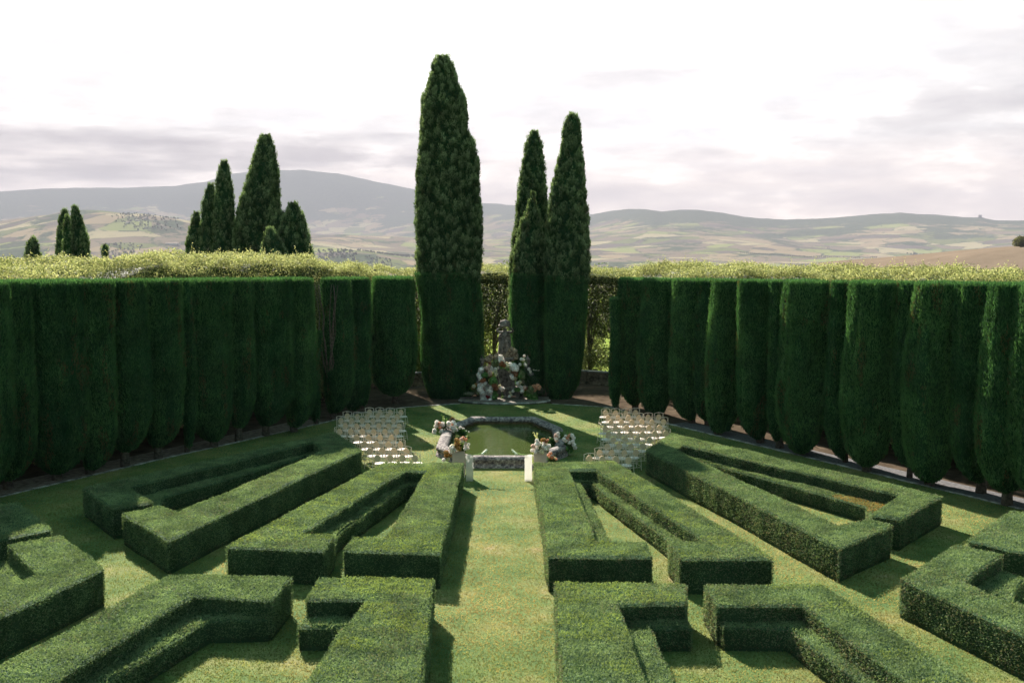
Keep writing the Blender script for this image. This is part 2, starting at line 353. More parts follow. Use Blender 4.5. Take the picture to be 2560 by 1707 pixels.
def resample(poly, step):
    out = []; n = len(poly)
    for i in range(n):
        a = np.array(poly[i], float); b = np.array(poly[(i+1) % n], float); k = max(1, int(np.linalg.norm(b-a)/step))
        for j in range(k): out.append(a+(b-a)*j/k)
    return np.array(out)
def ccw(poly):
    a = sum(poly[i][0]*poly[(i+1) % len(poly)][1]-poly[(i+1) % len(poly)][0]*poly[i][1] for i in range(len(poly)))
    return poly if a > 0 else poly[::-1]
def hedge_mesh(name, poly, z1, dens=1300, yellow=0.0, brown=.0, z0=0.0, rust=None, sides=True):
    poly = ccw([tuple(p) for p in poly]); q = resample(poly, .45); w3 = np.c_[q, q[:, :1]*0+z1]
    q = q+np.c_[fbm(w3*.8, 3, 41), fbm(w3*.8+9, 3, 42)]*.075
    poly = [tuple(p) for p in q]; n = len(poly)
    parts = []
    # core, a little inside
    e = [np.array(poly[(i+1) % n])-np.array(poly[i]) for i in range(n)]
    nr = [np.array((v[1], -v[0]))/max(np.linalg.norm(v), 1e-6) for v in e]
    ins = .035
    inner = []
    for i in range(n):
        a, b = nr[i-1], nr[i]; m = a+b; d = 1+a.dot(b)
        inner.append(np.array(poly[i]) - m/max(d, .4)*ins)
    tri = np.array(tessellate_polygon([[Vector((p[0], p[1], 0)) for p in inner]]))
    iv = np.array(inner); top = np.c_[iv, np.full(n, z1-ins-.05)]; bot = np.c_[iv, np.full(n, z0)]
    vv = np.r_[bot, top]
    sd = np.array([(i, (i+1) % n, n+(i+1) % n, n+i) for i in range(n)])
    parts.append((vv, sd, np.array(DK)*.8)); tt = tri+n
    # keep upward
    for k in range(len(tt)):
        a, b, c = vv[tt[k]]
        if np.cross(b-a, c-a)[2] < 0: tt[k] = tt[k][::-1]
    parts.append((vv.copy(), tt, np.array(DK)*1.1))
    # top leaves
    T = np.array(poly)[tri] if False else np.c_[iv][tri]
    ar = np.abs((T[:, 1, 0]-T[:, 0, 0])*(T[:, 2, 1]-T[:, 0, 1])-(T[:, 2, 0]-T[:, 0, 0])*(T[:, 1, 1]-T[:, 0, 1]))/2
    k = int(ar.sum()*dens); ti = rng.choice(len(T), k, p=ar/ar.sum())
    u = rng.random((k, 2)); fl = u.sum(1) > 1; u[fl] = 1-u[fl]
    XY = T[ti, 0]+u[:, :1]*(T[ti, 1]-T[ti, 0])+u[:, 1:]*(T[ti, 2]-T[ti, 0])
    P3 = np.c_[XY, np.full(k, 0.)]
    bump = fbm(P3*.8, 3, 3)*.06+fbm(P3*7, 2, 9)*.018
    P = np.c_[XY, z1+bump+rng.normal(0, .012, k)]
    D = unit(rng.normal(size=(k, 3))*(.75, .75, .5)+(0, 0, .75))
    c = mixc(DK, LT, rng.random(k)*.7+.3+bump*3+fbm(P3*2.5, 2, 33)*.35)
    bn = fbm(P3*.9, 4, 21); c = mixc(np.ones((k, 3))*0+c, BRN, ((bn > .12) & (rng.random(k) < .22))*.5+0.)
    if yellow > 0:
        yn = fbm(P3*(.9, 1.6, 1), 4, 5)*.9+rng.random(k)*.25; y = (yn > .36-yellow*.38) & (rng.random(k) < .22+.4*yellow)
        c = mixc(c, YEL, y*.9*rng.random(k)**.5); P[:, 2] += y*.02
    if rust is not None:
        dd = np.hypot(XY[:, 0]-rust[0], XY[:, 1]-rust[1])+fbm(P3*1.5, 2, 4)*.5; c = mixc(c, (.32, .15, .04), (dd < rust[2])*rng.random(k)*.9)
    s = .8+.5*rng.random(k)
    v, f = leaves(P, D, .043*s, .025*s); parts.append((v, f, c))
    # side leaves
    if sides:
        for i in range(n):
            a = np.array(poly[i]); ln = np.linalg.norm(e[i]); k = int(ln*(z1-z0)*dens*.8)
            if k < 3: continue
            t = rng.random(k); z = z0+(z1-z0)*rng.random(k)**.92
            b = fbm(np.c_[(a+e[i]*t[:, None])*2.2, z*1.6], 3, 6)*.04
            off = b+rng.normal(0, .014, k)-.012-np.maximum(0, .18-(z-z0))*.35
            X = a+e[i]*t[:, None]+nr[i]*off[:, None]
            P = np.c_[X, z]; nn = np.array((nr[i][0], nr[i][1], 0.0))
            D = unit(rng.normal(size=(k, 3))*(.7, .7, .6)+nn*.5+(0, 0, .45))
            c = mixc(DK, LT, rng.random(k)*.75+.1+b*4)
            if brown > 0:
                q = fbm(np.c_[X*2.5, z*1.2], 3, 31); c = mixc(c, BRN, (rng.random(k) < brown*(1+q*1.5))*.8)
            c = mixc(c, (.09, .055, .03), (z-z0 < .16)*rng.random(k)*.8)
            s = .8+.5*rng.random(k)
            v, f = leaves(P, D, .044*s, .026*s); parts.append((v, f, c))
        # crisp crest along the outline
    v, f, c = merge(parts)
    return mesh(name, v, f, c)
def place_local(me, x, y, z=0):
    n = len(me.vertices); a = np.empty(n*3, np.float32); me.vertices.foreach_get('co', a); a = a.reshape(-1, 3)-np.array((x, y, z), np.float32)
    me.vertices.foreach_set('co', a.ravel()); me.update(); return me
def off_tier(poly_pts): return poly_pts

# ------------------------------------------------------------------ the clipped box hedges
TZ, TL = 1.0, .6
def U(pts, z=TZ): return [un(x, y, z) for x, y in pts]
def hedge(name, label, top, tiers=(), yellow=0., brown=.05, dens=1300, rust=None):
    dens = dens*1.35; cx = sum(p[0] for p in top)/len(top); cy = sum(p[1] for p in top)/len(top)
    r = empty(name, (cx, cy, 0)); tag(r, label, 'box hedge', 'clipped box hedges on the lawn')
    link('upper_hedge', place_local(hedge_mesh('upper_hedge', top, TZ, dens, yellow, brown), cx, cy), M['box_leaf'], r)
    for t in tiers:
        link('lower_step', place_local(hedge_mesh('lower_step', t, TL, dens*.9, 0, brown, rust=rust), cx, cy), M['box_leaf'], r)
    return r
L2 = U([(565.4, 1364), (963, 1154), (1158.6, 1156), (1101, 1381), (856, 1373), (885.5, 1340), (966, 1340), (1066, 1178), (1014, 1175), (751.6, 1332), (836, 1338), (808, 1374.6)])
i0 = L2[9]; i1 = L2[8]; i2 = L2[7]; i3 = L2[6]
hedge('box_hedge', 'box hedge loop left of the grass path, pool behind, narrow gap at its near end', L2,
      [[(i0[0]-.05, i0[1]-.15), (-3.85, 34.45), (-2.95, 34.35), (i3[0]-.1, i3[1]+.1), (i3[0]-.2, i3[1]+.1), (-3.2, 34.0), (-3.62, 33.95), (-5.05, 28.0), (-4.90, 26.5)]], .32, .03)
R2 = U([(1937.5, 1394.6), (1534, 1151), (1334.7, 1154.7), (1370.8, 1388.9), (1629.6, 1391.8), (1615, 1352.7), (1489.4, 1351), (1422.9, 1174.4), (1488.5, 1173.5), (1762.5, 1353.6), (1671.5, 1354), (1699, 1393)])
hedge('box_hedge', 'box hedge loop right of the grass path with stepped inner ledges', R2,
      [[(2.2, 26.2), (1.98, 34.5), (2.98, 34.5), (5.15, 26.1), (4.22, 26.0), (4.42, 27.5), (2.75, 34.2), (2.42, 34.2), (2.78, 27.4), (2.8, 26.2)]], .2, .22)
L3 = U([(207.5, 1218.7), (837, 1080), (903, 1124), (417, 1351.8), (306.7, 1281.9), (397, 1261.6), (444.2, 1279.6), (807.8, 1125.5), (782.4, 1104), (320, 1216.5), (383.4, 1253.5), (282, 1270.6)])
hedge('box_hedge', 'long box hedge loop nearest the shaded left cypress row, beside the left chairs', L3,
      [[(-12.6, 31.95), (-7.95, 39.45), (-7.35, 37.9), (-8.16, 38.6), (-11.5, 32.3), (-11.1, 30.3)]], 0, .03)
R3 = U([(2356, 1239), (1680, 1082), (1615, 1124.8), (2099, 1369.8), (2230, 1311), (2169, 1295), (2097, 1311), (1685, 1122), (1709.6, 1111.3), (2248, 1236.8), (2180, 1285), (2255, 1296)])
hedge('box_hedge', 'long box hedge loop nearest the right cypresses, rusty patch on its inner ledge', R3,
      [[(12.2, 31.1), (6.8, 38.9), (6.4, 38.1), (6.97, 38.3), (11.3, 31.1), (10.9, 29.6)]], 0, .22, rust=(11.5, 31.5, 1.2))
def ext(p, q, k): return (p[0]+(p[0]-q[0])*k, p[1]+(p[1]-q[1])*k)
E = U([(0, 1663), (421.7, 1435), (733, 1439.7), (678.8, 1498), (484.8, 1487), (126, 1707)])
E[0] = ext(E[0], E[1], .9); E[5] = ext(E[5], E[4], 1.15)
hedge('box_hedge', 'broad angled box hedge at the lower left, its arm running out of the corner', E,
      [[(E[3][0]-.02, E[3][1]+.15), (E[4][0]-.1, E[4][1]+.15), (E[5][0]-.1, E[5][1]), (-8.05-1.35, 18.3-4.6), (-6.76, 21.55), (-5.48, 21.62)]], .0, .03, 1500)
H3 = U([(2440, 1707), (2056, 1460), (1758.6, 1460), (1792.5, 1509.6), (2000, 1509.6), (2272.8, 1707)])
H3[0] = ext(H3[0], H3[1], .8); H3[5] = ext(H3[5], H3[4], 1.05)
hedge('box_hedge', 'broad stepped box hedge, lower right, its arm leaving the bottom edge', H3,
      [[(H3[3][0]+.05, H3[3][1]+.15), (H3[4][0]+.15, H3[4][1]+.15), (H3[5][0]+.1, H3[5][1]), (7.85, 13.5), (6.0, 21.1), (4.66, 21.12)]], .05, .25, 1500)
F3 = U([(1050, 1707), (1088, 1447), (799.8, 1441.5), (762, 1498), (912, 1497), (767, 1707)])
F3[0] = ext(F3[0], F3[1], .8); F3[5] = ext(F3[5], F3[4], .9)
hedge('box_hedge', 'yellow tipped box hedge at the bottom, just left of the grass path', F3,
      [[(-4.62, 21.9), (-3.2, 21.9), (-3.9, 14), (-4.3, 14), (-3.72, 21.12), (-4.72, 21.12)]], .72, .05, 1500)
G3 = U([(1402.7, 1707), (1384.6, 1453), (1717.5, 1458.5), (1719.7, 1507.5), (1548, 1508.7), (1616.7, 1707)])
G3[0] = ext(G3[0], G3[1], .8); G3[5] = ext(G3[5], G3[4], .9)
hedge('box_hedge', 'brown and yellow flecked box hedge at the bottom, just right of the grass path', G3,
      [[(2.3, 21.6), (3.95, 21.6), (3.97, 21.1), (3.04, 21.1), (3.2, 13.8), (2.4, 13.8)]], .45, .25, 1500)
Lp = U([(2560, 1586), (2252.5, 1444), (2390, 1360.8), (2507, 1385.6), (2412.6, 1453), (2560, 1521)])
Lp[0] = ext(Lp[0], Lp[1], 1.2); Lp[5] = ext(Lp[5], Lp[4], 1.6)
hedge('box_hedge', 'box hedge at the right edge with a corner turned towards the long right loop', Lp,
      [[(12.55, 24.9), (10.75, 22.95), (Lp[5][0], Lp[5][1]+.1), (Lp[5][0]+1.1, Lp[5][1]+.7), (11.75, 22.75), (12.9, 24.3)]], 0, .25)
Jp = U([(0, 1541), (263.8, 1419.4), (148.8, 1336), (15.8, 1360.8), (94.7, 1430.7), (0, 1469)])
Jp[0] = ext(Jp[0], Jp[1], 1.2); Jp[5] = ext(Jp[5], Jp[4], 1.6)
hedge('box_hedge', 'box hedge at the left edge with a square notch open to the picture edge', Jp,
      [[(-13.35, 25.75), (-11.6, 23.6), (Jp[5][0], Jp[5][1]+.2), (Jp[5][0]-.7, Jp[5][1]+.5), (-12.5, 23.6), (-13.9, 25.4)]], 0, .03)
hedge('box_hedge', 'half shaded box hedge block at the left edge behind the notched one', [(-15.31, 30.21), (-12.93, 27.29), (-13.95, 26.2), (-17.2, 24.6), (-19.5, 25.6)], (), 0, .03, 900)
hedge('box_hedge', 'box hedge block cut by the right picture edge, close to the cypress trunks', [(14.92, 29.17), (12.3, 26.27), (12.98, 25.32), (16.5, 23.6), (19, 25.2)], (), 0, .2, 900)

# ------------------------------------------------------------------ cypresses
CD, CL = (.026, .078, .034), (.085, .18, .065)
def crown_mesh(prof, depth, seed, fine=True, flat=True, dens=420, rough=.07, hue=0., lobes=1.0):
    """prof: list of (z, xl, xr) relative to the tree's foot, from low to high; depth = ratio of thickness to width"""
    prof = sorted(prof); z = np.array([p[0] for p in prof]); xl = np.array([p[1] for p in prof]); xr = np.array([p[2] for p in prof])
    z0, z1 = z[0], z[-1]
    def surf(th, zz):
        l = np.interp(zz, z, xl); r = np.interp(zz, z, xr); c = (l+r)/2; h = (r-l)/2
        sx = np.sign(np.cos(th))*np.abs(np.cos(th))**.95; sy = np.sign(np.sin(th))*np.abs(np.sin(th))**.95
        q = np.c_[np.cos(th)*2.1+seed*7.3, np.sin(th)*2.1, zz*.28]
        k = 1+rough*1.6*lobes*fbm(q*1.4, 3, seed)+rough*.9*lobes*np.abs(noise(np.c_[th*2.6+seed, zz*.12, zz*0+seed], seed+9))+rough*.6*fbm(np.c_[q[:, :2]*3, zz*1.1], 2, seed+5)
        dp = np.clip(h*depth, .02, None)
        return np.c_[c+h*sx*k, dp*sy*k, zz], np.c_[np.cos(th)/np.maximum(h, .1), np.sin(th)/np.maximum(dp, .1), np.zeros_like(th)]
    nt_, nz = 40, max(14, int((z1-z0)*4))
    Z = np.linspace(z0, z1, nz); TH = np.linspace(0, 2*np.pi, nt_, endpoint=False)
    zz, tt = np.meshgrid(Z, TH, indexing='ij')
    P, _ = surf(tt.ravel(), zz.ravel())
    c = P.reshape(nz, nt_, 3).mean(1, keepdims=True); core = (c+(P.reshape(nz, nt_, 3)-c)*.93); core[..., 2] = np.minimum(zz, z1-.06)
    core = core.reshape(-1, 3)
    f = np.array([(i*nt_+j, i*nt_+(j+1) % nt_, (i+1)*nt_+(j+1) % nt_, (i+1)*nt_+j) for i in range(nz-1) for j in range(nt_)])
    ct = np.r_[core, [core[-nt_:].mean(0)], [core[:nt_].mean(0)]]
    capf = np.array([((nz-1)*nt_+j, (nz-1)*nt_+(j+1) % nt_, len(core)) for j in range(nt_)]+[((j+1) % nt_, j, len(core)+1) for j in range(nt_)])
    parts = [(ct, f, np.array(CD)*.7), (ct.copy(), capf, np.array(CD)*.9)]
    wid = np.interp(Z, z, xr-xl); area = float(np.sum((wid[1:]+wid[:-1])*np.diff(Z))/2)*(1.9+depth)
    if fine:
        k = int(area*dens); zz = rng.random(k*2)*(z1-z0)+z0
        keep = rng.random(k*2) < np.interp(zz, Z, wid/wid.max()+.1); zz = zz[keep][:k]; k = len(zz); th = rng.random(k)*2*np.pi
        # favour the outside; slight spread in depth
        P, Nn = surf(th, zz); Nn = unit(Nn); P = P+Nn*rng.normal(-.01, .03, k)[:, None]
        D = unit(rng.normal(size=(k, 3))*.33+Nn*.28+(0, 0, 1))
        tone = rng.random(k)*.7+.8*fbm(np.c_[P[:, :2]*2.2+seed, P[:, 2]*.45], 4, 8)+.08
        cc = mixc(CD, CL, tone+hue); pn = fbm(np.c_[P[:, :2]*2.5+seed*2, P[:, 2]*.7], 3, 60); cc = mixc(cc, (.11, .075, .04), ((pn > .33) & (rng.random(k) < .5))*.8); s = .7+.6*rng.random(k)
        v, f2 = leaves(P, D, .125*s, .031*s); parts.append((v, f2, cc))
        if flat:
            a = wid[-1]*wid[-1]*depth*.8; k = int(max(a, .3)*dens*1.4); rr = np.sqrt(rng.random(k))*.98; th = rng.random(k)*2*np.pi
            P, _ = surf(th, np.full(k, z1)); cxy = P.mean(0); P = cxy+(P-cxy)*rr[:, None]; P[:, 2] = z1+rng.normal(0, .03, k)+.03*fbm(P*2, 2, 3)
            D = unit(rng.normal(size=(k, 3))*.4+(0, 0, 1)); cc = mixc(CD, np.array(CL)*1.25, rng.random(k)); s = .7+.6*rng.random(k)
            v, f2 = leaves(P, D, .12*s, .03*s); parts.append((v, f2, cc))
    else:
        # clumps: upright tufts gathered on the surface
        nc = int(area*14); zc = rng.random(nc*2)*(z1-z0)+z0
        keep = rng.random(nc*2) < np.interp(zc, Z, wid/wid.max()+.15); zc = zc[keep][:nc]; nc = len(zc)
        th = rng.random(nc)*2*np.pi; C, Nn = surf(th, zc); Nn = unit(Nn); big = .75+.6*rng.random(nc)
        m = int(dens/11); k = nc*m
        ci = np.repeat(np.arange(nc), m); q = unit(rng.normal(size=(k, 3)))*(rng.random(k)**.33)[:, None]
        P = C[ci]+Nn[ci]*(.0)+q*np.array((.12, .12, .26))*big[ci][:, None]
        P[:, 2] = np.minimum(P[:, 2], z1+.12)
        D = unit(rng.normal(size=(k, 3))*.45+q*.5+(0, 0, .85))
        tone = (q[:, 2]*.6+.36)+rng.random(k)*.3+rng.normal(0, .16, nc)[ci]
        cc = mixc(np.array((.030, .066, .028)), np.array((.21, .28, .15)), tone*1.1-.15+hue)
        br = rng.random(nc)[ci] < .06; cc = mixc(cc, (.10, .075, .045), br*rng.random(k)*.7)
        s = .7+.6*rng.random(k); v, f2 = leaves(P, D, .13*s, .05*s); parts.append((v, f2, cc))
        k = int(area*260); zz = rng.random(k)*(z1-z0)+z0; th = rng.random(k)*2*np.pi; P, Nn = surf(th, zz); Nn = unit(Nn); P = P+Nn*rng.normal(-.06, .04, k)[:, None]
        D = unit(rng.normal(size=(k, 3))*.5+Nn*.3+(0, 0, .8)); s = .7+.6*rng.random(k); v, f2 = leaves(P, D, .17*s, .07*s)
        parts.append((v, f2, mixc((.022, .045, .02), (.09, .13, .06), rng.random(k))))
    v, f, c = merge(parts)
    return mesh('crown', v, f, c)
def trunk_mesh(h, r, seed, spread=.5, limbs=5):
    rd = random.Random(seed); b = MB()
    lean = rd.uniform(-.08, .08)
    b.tube([(0, 0, -.05), (lean*.3, 0, h*.35), (lean, 0, h)], [r*1.25, r, r*.6], 8)
    for i in range(limbs):
        a = rd.uniform(0, 6.28); s = rd.uniform(.5, 1)*spread; zb = rd.uniform(.15, .4)*h
        b.tube([(0, 0, zb), (math.cos(a)*s*.5, math.sin(a)*s*.4, zb+h*.28), (math.cos(a)*s, math.sin(a)*s*.7, zb+h*.75)], [r*.45, r*.32, r*.15], 6)
    return b
GRP_L, GRP_R = 'clipped cypresses of the left row', 'clipped cypresses of the right row'
ORD = ['first', 'second', 'third', 'fourth', 'fifth', 'sixth', 'seventh', 'eighth', 'ninth', 'tenth', 'eleventh', 'twelfth', 'thirteenth', 'fourteenth', 'fifteenth', 'sixteenth']
def wall_tree(fx, fy, xl, xr, ztop, belly, seed, label, group, rot, zlow=.55, thin=False, topk=.9, hue=0., shift=0.0):
    """fx, fy: foot; xl, xr: photo columns of the widest part; leaf mass from zlow to ztop"""
    rd = random.Random(seed*3+1); lift = {1: .5}.get(0, 0); w = (xr-xl)/FPX*fy; cxw = ((xl+xr)/2-1280)/FPX*fy
    c = cxw-fx; h = w/2/ max(.72, abs(math.cos(rot)))*(.99 if group == GRP_L else 1.0)
    z = ztop
    prof = [(zlow-.1, -h*.16, h*.16), (zlow+.12, c*.4-h*.45, c*.4+h*.45), (zlow+.5, c*.7-h*.7, c*.7+h*.7), (zlow+1.3, c-h*.9, c+h*.9), (z*belly, c-h, c+h),
            (z*.75, c-h*(topk*.6+.4)+shift*.5, c+h*(topk*.6+.4)+shift*.5), (z*.93, c-h*topk+shift, c+h*topk+shift), (z, c-h*topk*.97+shift, c+h*topk*.97+shift)]
    rz_ = [(zz_, a_) for zz_, a_, b_ in prof]; P2 = []
    lean = rd.uniform(-.14, .14)
    fine_z = [zlow-.1, zlow+.12, zlow+.5, zlow+.9, zlow+1.3]+list(np.linspace(zlow+1.8, z*.93, 9))+[z]
    for zz_ in fine_z:
        a_ = float(np.interp(zz_, [p[0] for p in prof], [p[1] for p in prof])); b_ = float(np.interp(zz_, [p[0] for p in prof], [p[2] for p in prof])); m_ = (a_+b_)/2
        ka = 1+.17*float(fbm([[zz_*.45, seed*1.7, 0]], 3, 51)[0]); kb = 1+.17*float(fbm([[zz_*.45, seed*2.9, 4]], 3, 52)[0]); sh = lean*math.sin(min(1, zz_/z)*math.pi)
        P2.append((zz_, m_+(a_-m_)*ka+sh, m_+(b_-m_)*kb+sh))
    prof = P2
    t = empty('clipped_cypress', (fx, fy, 0), rot); tag(t, label, 'cypress', group)
    link('crown', crown_mesh(prof, (.95 if thin else (.98 if group == GRP_L else 1.0)), seed, hue=hue, dens=880 if fy < 48 else 660, lobes=1.5), M['cyp_leaf'], t)
    if not thin and rd.random() < .7:       # a lower leader pressed against the main mass
        sd_ = rd.choice((-1, 1)); tp = z*rd.uniform(.5, .86); hw = h*rd.uniform(.34, .5); ox_ = c+sd_*h*rd.uniform(.35, .6)
        pr = [(zlow+.1, ox_*.6-hw*.4, ox_*.6+hw*.4), (zlow+.8, ox_-hw*.9, ox_+hw*.9), (tp*.6, ox_-hw, ox_+hw), (tp*.85, ox_-hw*.75, ox_+hw*.75), (tp*.97, ox_-hw*.35, ox_+hw*.35), (tp, ox_-hw*.12, ox_+hw*.12)]
        lo = link('side_leader', crown_mesh(pr, 1.0, seed+7, flat=False, hue=hue-.05, dens=460), M['cyp_leaf'], t); lo.location = (0, -h*.42, 0)
    trunk_mesh(zlow+1.3, .10 if thin else .16, seed, min(.6, h*.5)).build('trunk', M['bark'], t, True)
    return t
# left row: (foot V x, foot V y, left V, right V, low z, thin, look)
LT_ = [(-60, 1150, -130, 12, .5, 0, 'cut by the left picture edge'),
       (24, 1123, -20, 66, .5, 0, 'beside the left picture edge'),
       (123, 1100, 60, 190, .45, 0, 'very broad with a low round skirt'),
       (211, 1088, 180, 264, .3, 0, 'medium wide with foliage nearly to the soil'),
       (291, 1072, 250, 334, .9, 0, 'narrowing to a pale bare fork at its foot'),
       (361, 1054, 328, 420, .8, 0, 'twisted bare foot, left of a very slim one'),
       (424, 1040, 408, 438, .3, 1, 'very slim and irregular, squeezed between two broad ones'),
       (494, 1028, 424, 528, .5, 0, 'broad and smooth, right of the very slim one'),
       (552, 1014, 518, 582, .9, 0, 'narrow with daylight beside its spreading bare foot'),
       (610, 1002, 572, 668, .8, 0, 'wide, leaning slightly over the middle of the row'),
       (673, 992, 645, 718, .4, 0, 'just left of the gap showing bare grey branches'),
       (727, 975, 706, 736, .2, 1, 'slim and low, standing before the bare branched gap'),
       (765, 962, 738, 806, .5, 0, 'thin crowned with bare grey branches near its top'),
       (812, 950, 784, 850, .3, 0, 'last tall one before the dark gap'),
       (838, 938, 822, 852, .2, 1, 'slim dark one edging the dark gap'),
       (900, 925, 852, 958, .7, 0, 'alone between the dark gap and tallest cypress')]
for i, (vx, vy, a, b, zl, thin, look) in enumerate(LT_):
    fx, fy = un(vx*V, vy*V); zl *= .75; pk = random.Random(i).uniform(-.2, .25); fx += .86*pk; fy -= .5*pk; zt = 7.6-(fy-34)*.028
    if vx == 727: zt = 4.6
    if vx == 838: zt = 5.6
    topk = {424: .85, 765: .88, 900: .88}.get(vx, .97)
    wall_tree(fx, fy, a*V, b*V, zt, .42, 11+i, 'clipped cypress of the left row, '+look, GRP_L, R(-8) if i < 15 else 0, zl, bool(thin), topk, hue=[0, .14, -.1, .2, -.03, .08, -.12][i % 7], shift=0)
for o_ in [o for o in col.objects if o.get('label', '').find('bare grey branches near its top') > 0]:
    for q_ in range(7):
        b = MB(); rd = random.Random(q_); x0 = rd.uniform(-.2, .2); p = [(x0*.5, -.6, 2.2)]
        for s_ in range(6): p.append((p[-1][0]+rd.uniform(-.16, .16)+x0*.3, -.66-rd.uniform(0, .12), p[-1][2]+.78))
        b.tube(p, [.045, .04, .035, .03, .025, .018, .01], 6); b.build('bare_branch', M['bark'], o_, True)
RT_ = [(1412, 942, 1396, 1424, .3, 1, 'slim dark one at the far end of the row'),
       (1455, 938, 1422, 1486, .5, 0, 'farthest full height one behind the right chairs'),
       (1520, 955, 1468, 1550, .4, 0, 'bulging with a bright edge, right of the chairs'),
       (1585, 971, 1540, 1604, .4, 0, 'shaded by the bulging one on its left'),
       (1622, 975, 1592, 1640, .5, 0, 'narrow with a short lit edge near its top'),
       (1664, 996, 1630, 1700, .3, 0, 'smooth column with foliage down to the soil'),
       (1742, 1017, 1696, 1768, .5, 0, 'dark medium wide column above a short trunk'),
       (1786, 1029, 1764, 1802, .6, 0, 'narrow with a lit edge reaching halfway down'),
       (1854, 1042, 1798, 1900, .35, 0, 'broad one with a long bright left edge'),
       (1937, 1062, 1900, 1950, .4, 1, 'narrow loose one with bare lower stems'),
       (2007, 1081, 1948, 2062, .7, 0, 'broad with a curved bare branch at its foot'),
       (2084, 1098, 2056, 2100, 1.1, 1, 'slim loose one on a leaning pale trunk'),
       (2152, 1112, 2093, 2206, .5, 0, 'bright smooth broad one right of the leaning pale trunk'),
       (2248, 1133, 2198, 2272, 1.0, 0, 'dark one on a thick pale trunk'),
       (2330, 1158, 2266, 2362, 1.2, 0, 'knotty bare limbs above its trunk'),
       (2430, 1180, 2340, 2470, .8, 0, 'mostly cut off by the right picture edge')]
for i, (vx, vy, a, b, zl, thin, look) in enumerate(RT_):
    fx, fy = un(vx*V, vy*V); pk = .42 if vx in (1520, 1664, 1854, 2007, 2152, 2330) else -.12; fx -= .86*pk; fy -= .5*pk; zl *= .45; zt = 7.55-(fy-34)*.028
    if vx == 1412: zt = 6.0
    topk = (.86 if vx in (1520, 1664, 1854, 2007, 2152, 2330) else 1.0) if not thin else .9
    wall_tree(fx, fy, a*V, b*V, zt, .38, 41+i, 'clipped cypress of the right row, '+look, GRP_R, R(8), zl, bool(thin), topk, hue=[.05, .22, .0, .2, .1, .28, -.04][i % 7], shift=.07)

def vprof(rows, Y, fx):
    out = []
    for (y, a, b) in rows:
        p = at(a*V, y*V, Y); q = at(b*V, y*V, Y); out.append((p.z, p.x-fx, q.x-fx))
    return out
def tall(name, rows, Y, label, group, seed, clip=None, depth=.85, trunk=.2, hue=.1, dens=560, rough=.05):
    fx = at((rows[-1][1]+rows[-1][2])/2*V, 900, Y).x
    t = empty(name, (fx, Y, 0)); tag(t, label, 'cypress', group)
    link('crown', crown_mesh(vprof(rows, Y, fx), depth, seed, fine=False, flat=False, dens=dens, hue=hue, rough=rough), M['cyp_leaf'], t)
    if clip:
        link('clipped_skirt', crown_mesh(vprof(clip, Y, fx), depth, seed+3, dens=700, hue=-.02, rough=.07), M['cyp_leaf'], t)
    low = vprof((clip or rows)[-1:], Y, fx)[0]
    trunk_mesh(max(1.0, low[0]+1.2), trunk, seed, .5).build('trunk', M['bark'], t, True)
    return t
G_T = 'tall cypresses behind the pool'
tall('tall_cypress', [(130, 1008, 1026), (150, 996, 1038), (200, 985, 1052), (230, 971, 1066), (300, 968, 1072), (330, 967, 1086), (380, 963, 1098), (450, 960, 1100), (520, 960, 1103), (600, 962, 1102), (640, 966, 1100), (660, 985, 1090)], 57.5,
     'tallest and widest cypress, left of the stone figure', G_T, 71,
     [(628, 957, 1098), (680, 965, 1104), (760, 972, 1107), (840, 972, 1104), (880, 978, 1096), (912, 990, 1076)])
tall('tall_cypress', [(302, 1220, 1231), (330, 1209, 1242), (380, 1201, 1249), (450, 1190, 1254), (520, 1184, 1255), (600, 1174, 1255), (640, 1173, 1252), (760, 1170, 1245), (890, 1185, 1240)], 60.5,
     'middle height cypress right of the stone figure, behind the smaller pointed one', G_T, 77)
tall('tall_cypress', [(442, 1221, 1227), (480, 1213, 1232), (510, 1198, 1240), (560, 1186, 1245), (620, 1178, 1250), (650, 1185, 1245)], 58.0,
     'smaller pointed cypress standing before the middle one of the trio', G_T, 79,
     [(630, 1176, 1252), (720, 1172, 1252), (820, 1178, 1252), (905, 1190, 1248)])
tall('tall_cypress', [(264, 1309, 1321), (290, 1297, 1332), (350, 1290, 1335), (400, 1276, 1340), (450, 1266, 1345), (520, 1258, 1350), (600, 1252, 1353), (645, 1256, 1350), (655, 1270, 1335)], 57.0,
     'tall pointed cypress farthest right of the trio right of the stone figure', G_T, 83,
     [(635, 1254, 1348), (700, 1252, 1347), (800, 1250, 1340), (880, 1254, 1328), (918, 1262, 1306)])
G_B = 'cypresses beyond the left hedge'
